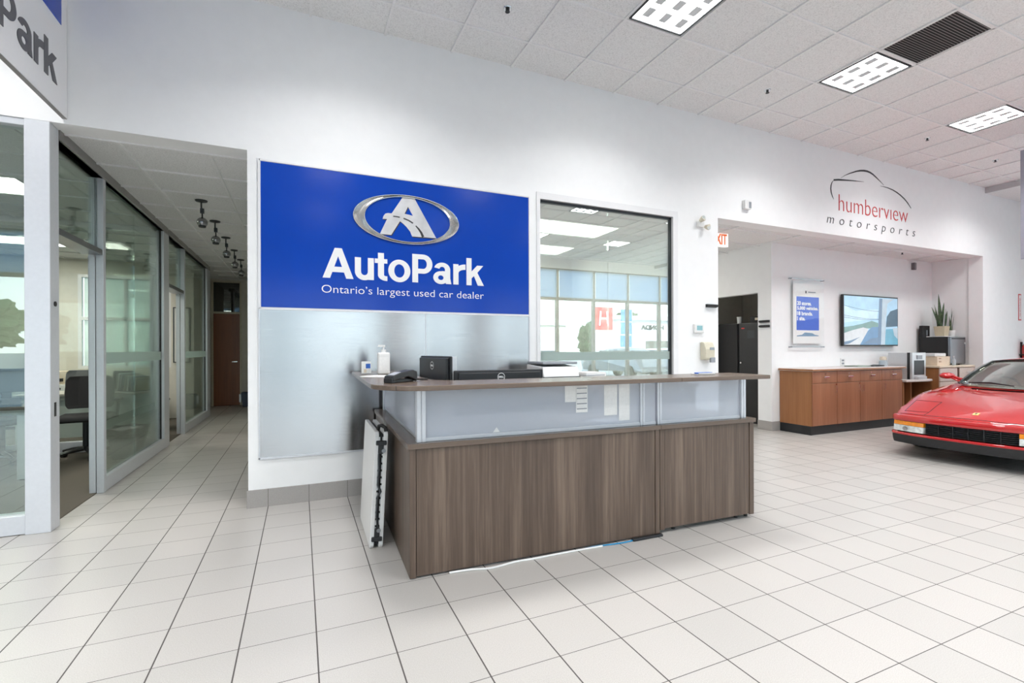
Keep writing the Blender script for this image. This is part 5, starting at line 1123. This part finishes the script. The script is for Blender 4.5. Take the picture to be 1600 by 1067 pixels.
# wheels, side strakes, tail
for wb, wl, wr, ww in WHEELS:
    for s in (-1, 1):
        y0, y1 = s * (wl - ww / 2), s * (wl + ww / 2)
        wh = MB().rings([[(wb + r * math.cos(2 * PI * k / 36), y, wr + 0.001 + r * math.sin(2 * PI * k / 36)) for k in range(36)] for y, r in ((y0, wr * .7), (y0, wr * .97), (y0 + (y1 - y0) * .08, wr), (y0 + (y1 - y0) * .92, wr), (y1, wr * .97), (y1, wr * .68), (y1 - s * .03, wr * .66))]).build('wheel', 'black_rubber', car, smooth=True)
        b = MB()
        for k in range(5):
            a = 2 * PI * k / 5; b.box(.03, wr * .66, y1 - s * .02 if s < 0 else y1 - .035, y1 - .005 if s > 0 else y1 + .035, -.03, .03, Matrix.Translation((wb, 0, wr)) @ Matrix.Rotation(a, 4, 'Y'))
        b.cyl((wb, y1 - s * .04, wr), (wb, y1 - s * .002, wr), .06); b.build('rim', 'silver_paint', wh)
for s in (-1, 1):
    for k in range(5): z = .36 + k * .075; MB().rings([[(bb, s * (interp(bb, 1) - .004), z), (bb, s * (interp(bb, 1) + .014), z), (bb, s * (interp(bb, 1) + .014), z + .022), (bb, s * (interp(bb, 1) - .004), z + .022)] for bb in (2.05, 2.4, 2.75, 3.08)]).build('side_strake', 'car_red', car)
MB().box(4.42, 4.47, -.86, .86, .60, .80).build('tail_grille', 'black_plastic', car)
# ------------------------------------------------------------------ outside, seen only as reflections in the glass
struct('ground', MB().box(-120, 160, -140, -4.45, -0.25, -0.15), 'asphalt')
struct('ground', MB().box(-60, 60, 10.9, 60, -0.25, -0.15), 'asphalt')
bl = thing('dealership_building', 'white showroom building across the street, reflected in the office window', 'building', (35, -46, -0.15))
MB().box(0, 17, 0, 6, 0, 5.2).build('wall', 'far_white', bl); MB().box(5, 15, 6.0, 6.05, 0.3, 2.4).build('window', 'glass_dark', bl); MB().box(-0.3, 17.3, -0.2, 6.4, 5.0, 5.5).build('roof_band', 'far_white', bl)
lettering('HONDA', 3.6, 0.62, Matrix.Translation((7.9, 6.02, 3.8)) @ Matrix.Rotation(PI, 4, 'Z') @ Matrix.Rotation(PI / 2, 4, 'X'), 'letter_black', bl, fat=.03, depth=.05)
b2 = thing('low_building', 'low beige building across the street left of the red pylon, reflected in the office window', 'building', (14, -48, -0.15))
MB().box(0, 15, 0, 7, 0, 4.2).build('wall', 'beige_paint', b2); MB().box(-0.2, 15.2, -0.2, 7.2, 4.2, 4.5).build('roof', 'far_white', b2); MB().box(2, 6, 7.0, 7.06, 0.4, 2.6).build('window', 'glass_dark', b2)
ps = thing('pylon_sign', 'red pylon sign on a white post, reflected in the office window', 'sign', (23.2, -25, -0.15))
MB().box(-.9, .9, -.15, .15, 0, 3.0).build('post', 'far_white', ps); MB().box(-.9, .9, -.2, .2, 3.0, 4.9).build('panel', 'far_red', ps)
MB().strip([(-.42, 3.35), (-.32, 4.55)], .14, .2, .24).strip([(.42, 3.35), (.32, 4.55)], .14, .2, .24).strip([(-.38, 3.95), (.38, 3.95)], .14, .2, .24).build('emblem', 'letter_white', ps)
fl_ = None
for k in range(3):
    t = thing('blue_banner', 'blue roadside banner beside the red pylon, %s of three' % ('left', 'middle', 'right')[k], 'banner', (25.6 + k * .02, -25, 1.55 + k * 1.12 - 0.15), group='blue banners by the red pylon')
    MB().box(-.55, .55, -.03, .03, 0, 1.0).build('panel', 'far_blue', t)
MB().cyl((26.25, -25, -0.15), (26.25, -25, 4.9), .05).build('banner_pole', 'silver_paint')
tag(bpy.data.objects['banner_pole'], 'grey pole carrying the blue roadside banners', 'pole')
def tree(x, y, h, r, lab):
    t = thing('tree', lab, 'tree', (x, y, -0.15), group='trees across the street')
    MB().cyl((0, 0, 0), (0, 0, h * .5), .16, .1).build('trunk', 'bark', t)
    b = MB(); bmesh.ops.create_icosphere(b.bm, subdivisions=5, radius=1.0)
    from mathutils import noise as nz
    for v in b.bm.verts:
        d = 1 + .35 * nz.noise(v.co * 2.2 + Vector((x, y, 0))) + .18 * nz.noise(v.co * 6) + .16 * nz.noise(v.co * 15); v.co = Vector((v.co.x * r * d, v.co.y * r * d, h * .62 + v.co.z * h * .40 * d))
    b.build('crown', 'tree_green', t)
for x, y, h, r in ((25.3, -30, 3.7, 1.1), (52, -60, 7.4, 3), (-2, -62, 5.5, 3.5), (-14, -58, 6, 4), (-32, -55, 6, 4), (-7, -36, 4.5, 2.2), (75, -40, 6, 4), (-20, -34, 5, 2.6)):
    tree(x, y, h, r, 'green tree across the street, reflected in the showroom glass')
def parked(x, y, rz, mat, lab):
    t = thing('parked_car', lab, 'car', (x, y, -0.15), rz)
    prof = [(-2.2, .35), (-2.25, .6), (-2.1, .85), (-1.2, .95), (-.55, 1.42), (.75, 1.45), (1.5, 1.0), (2.15, .95), (2.25, .6), (2.2, .35)]
    b = MB(); b.rings([[(px_, s * (.86 if z < 1.0 else .66), z) for px_, z in prof] for s in (-1, -.5, .5, 1)]); b.build('body', mat, t, bevel=.05)
    MB().box(-.95, 1.2, -.80, .80, 1.0, 1.34).build('windows', 'glass_dark', t, bevel=.05)
    for px_ in (-1.4, 1.35):
        for s in (-1, 1): MB().cyl((px_, s * .70, .32), (px_, s * .90, .32), .32, n=20).build('wheel', 'black_rubber', t)
for a in ((9, -10, .1, 'far_white', 'white car parked outside the showroom front'), (14.5, -10.5, 1.5, 'car_grey', 'grey car parked outside beside the white one'), (19, -13, .2, 'far_white', 'white car parked farther out on the lot'), (2.5, -10, 1.4, 'car_grey', 'grey car parked outside left of the white one')): parked(*a)
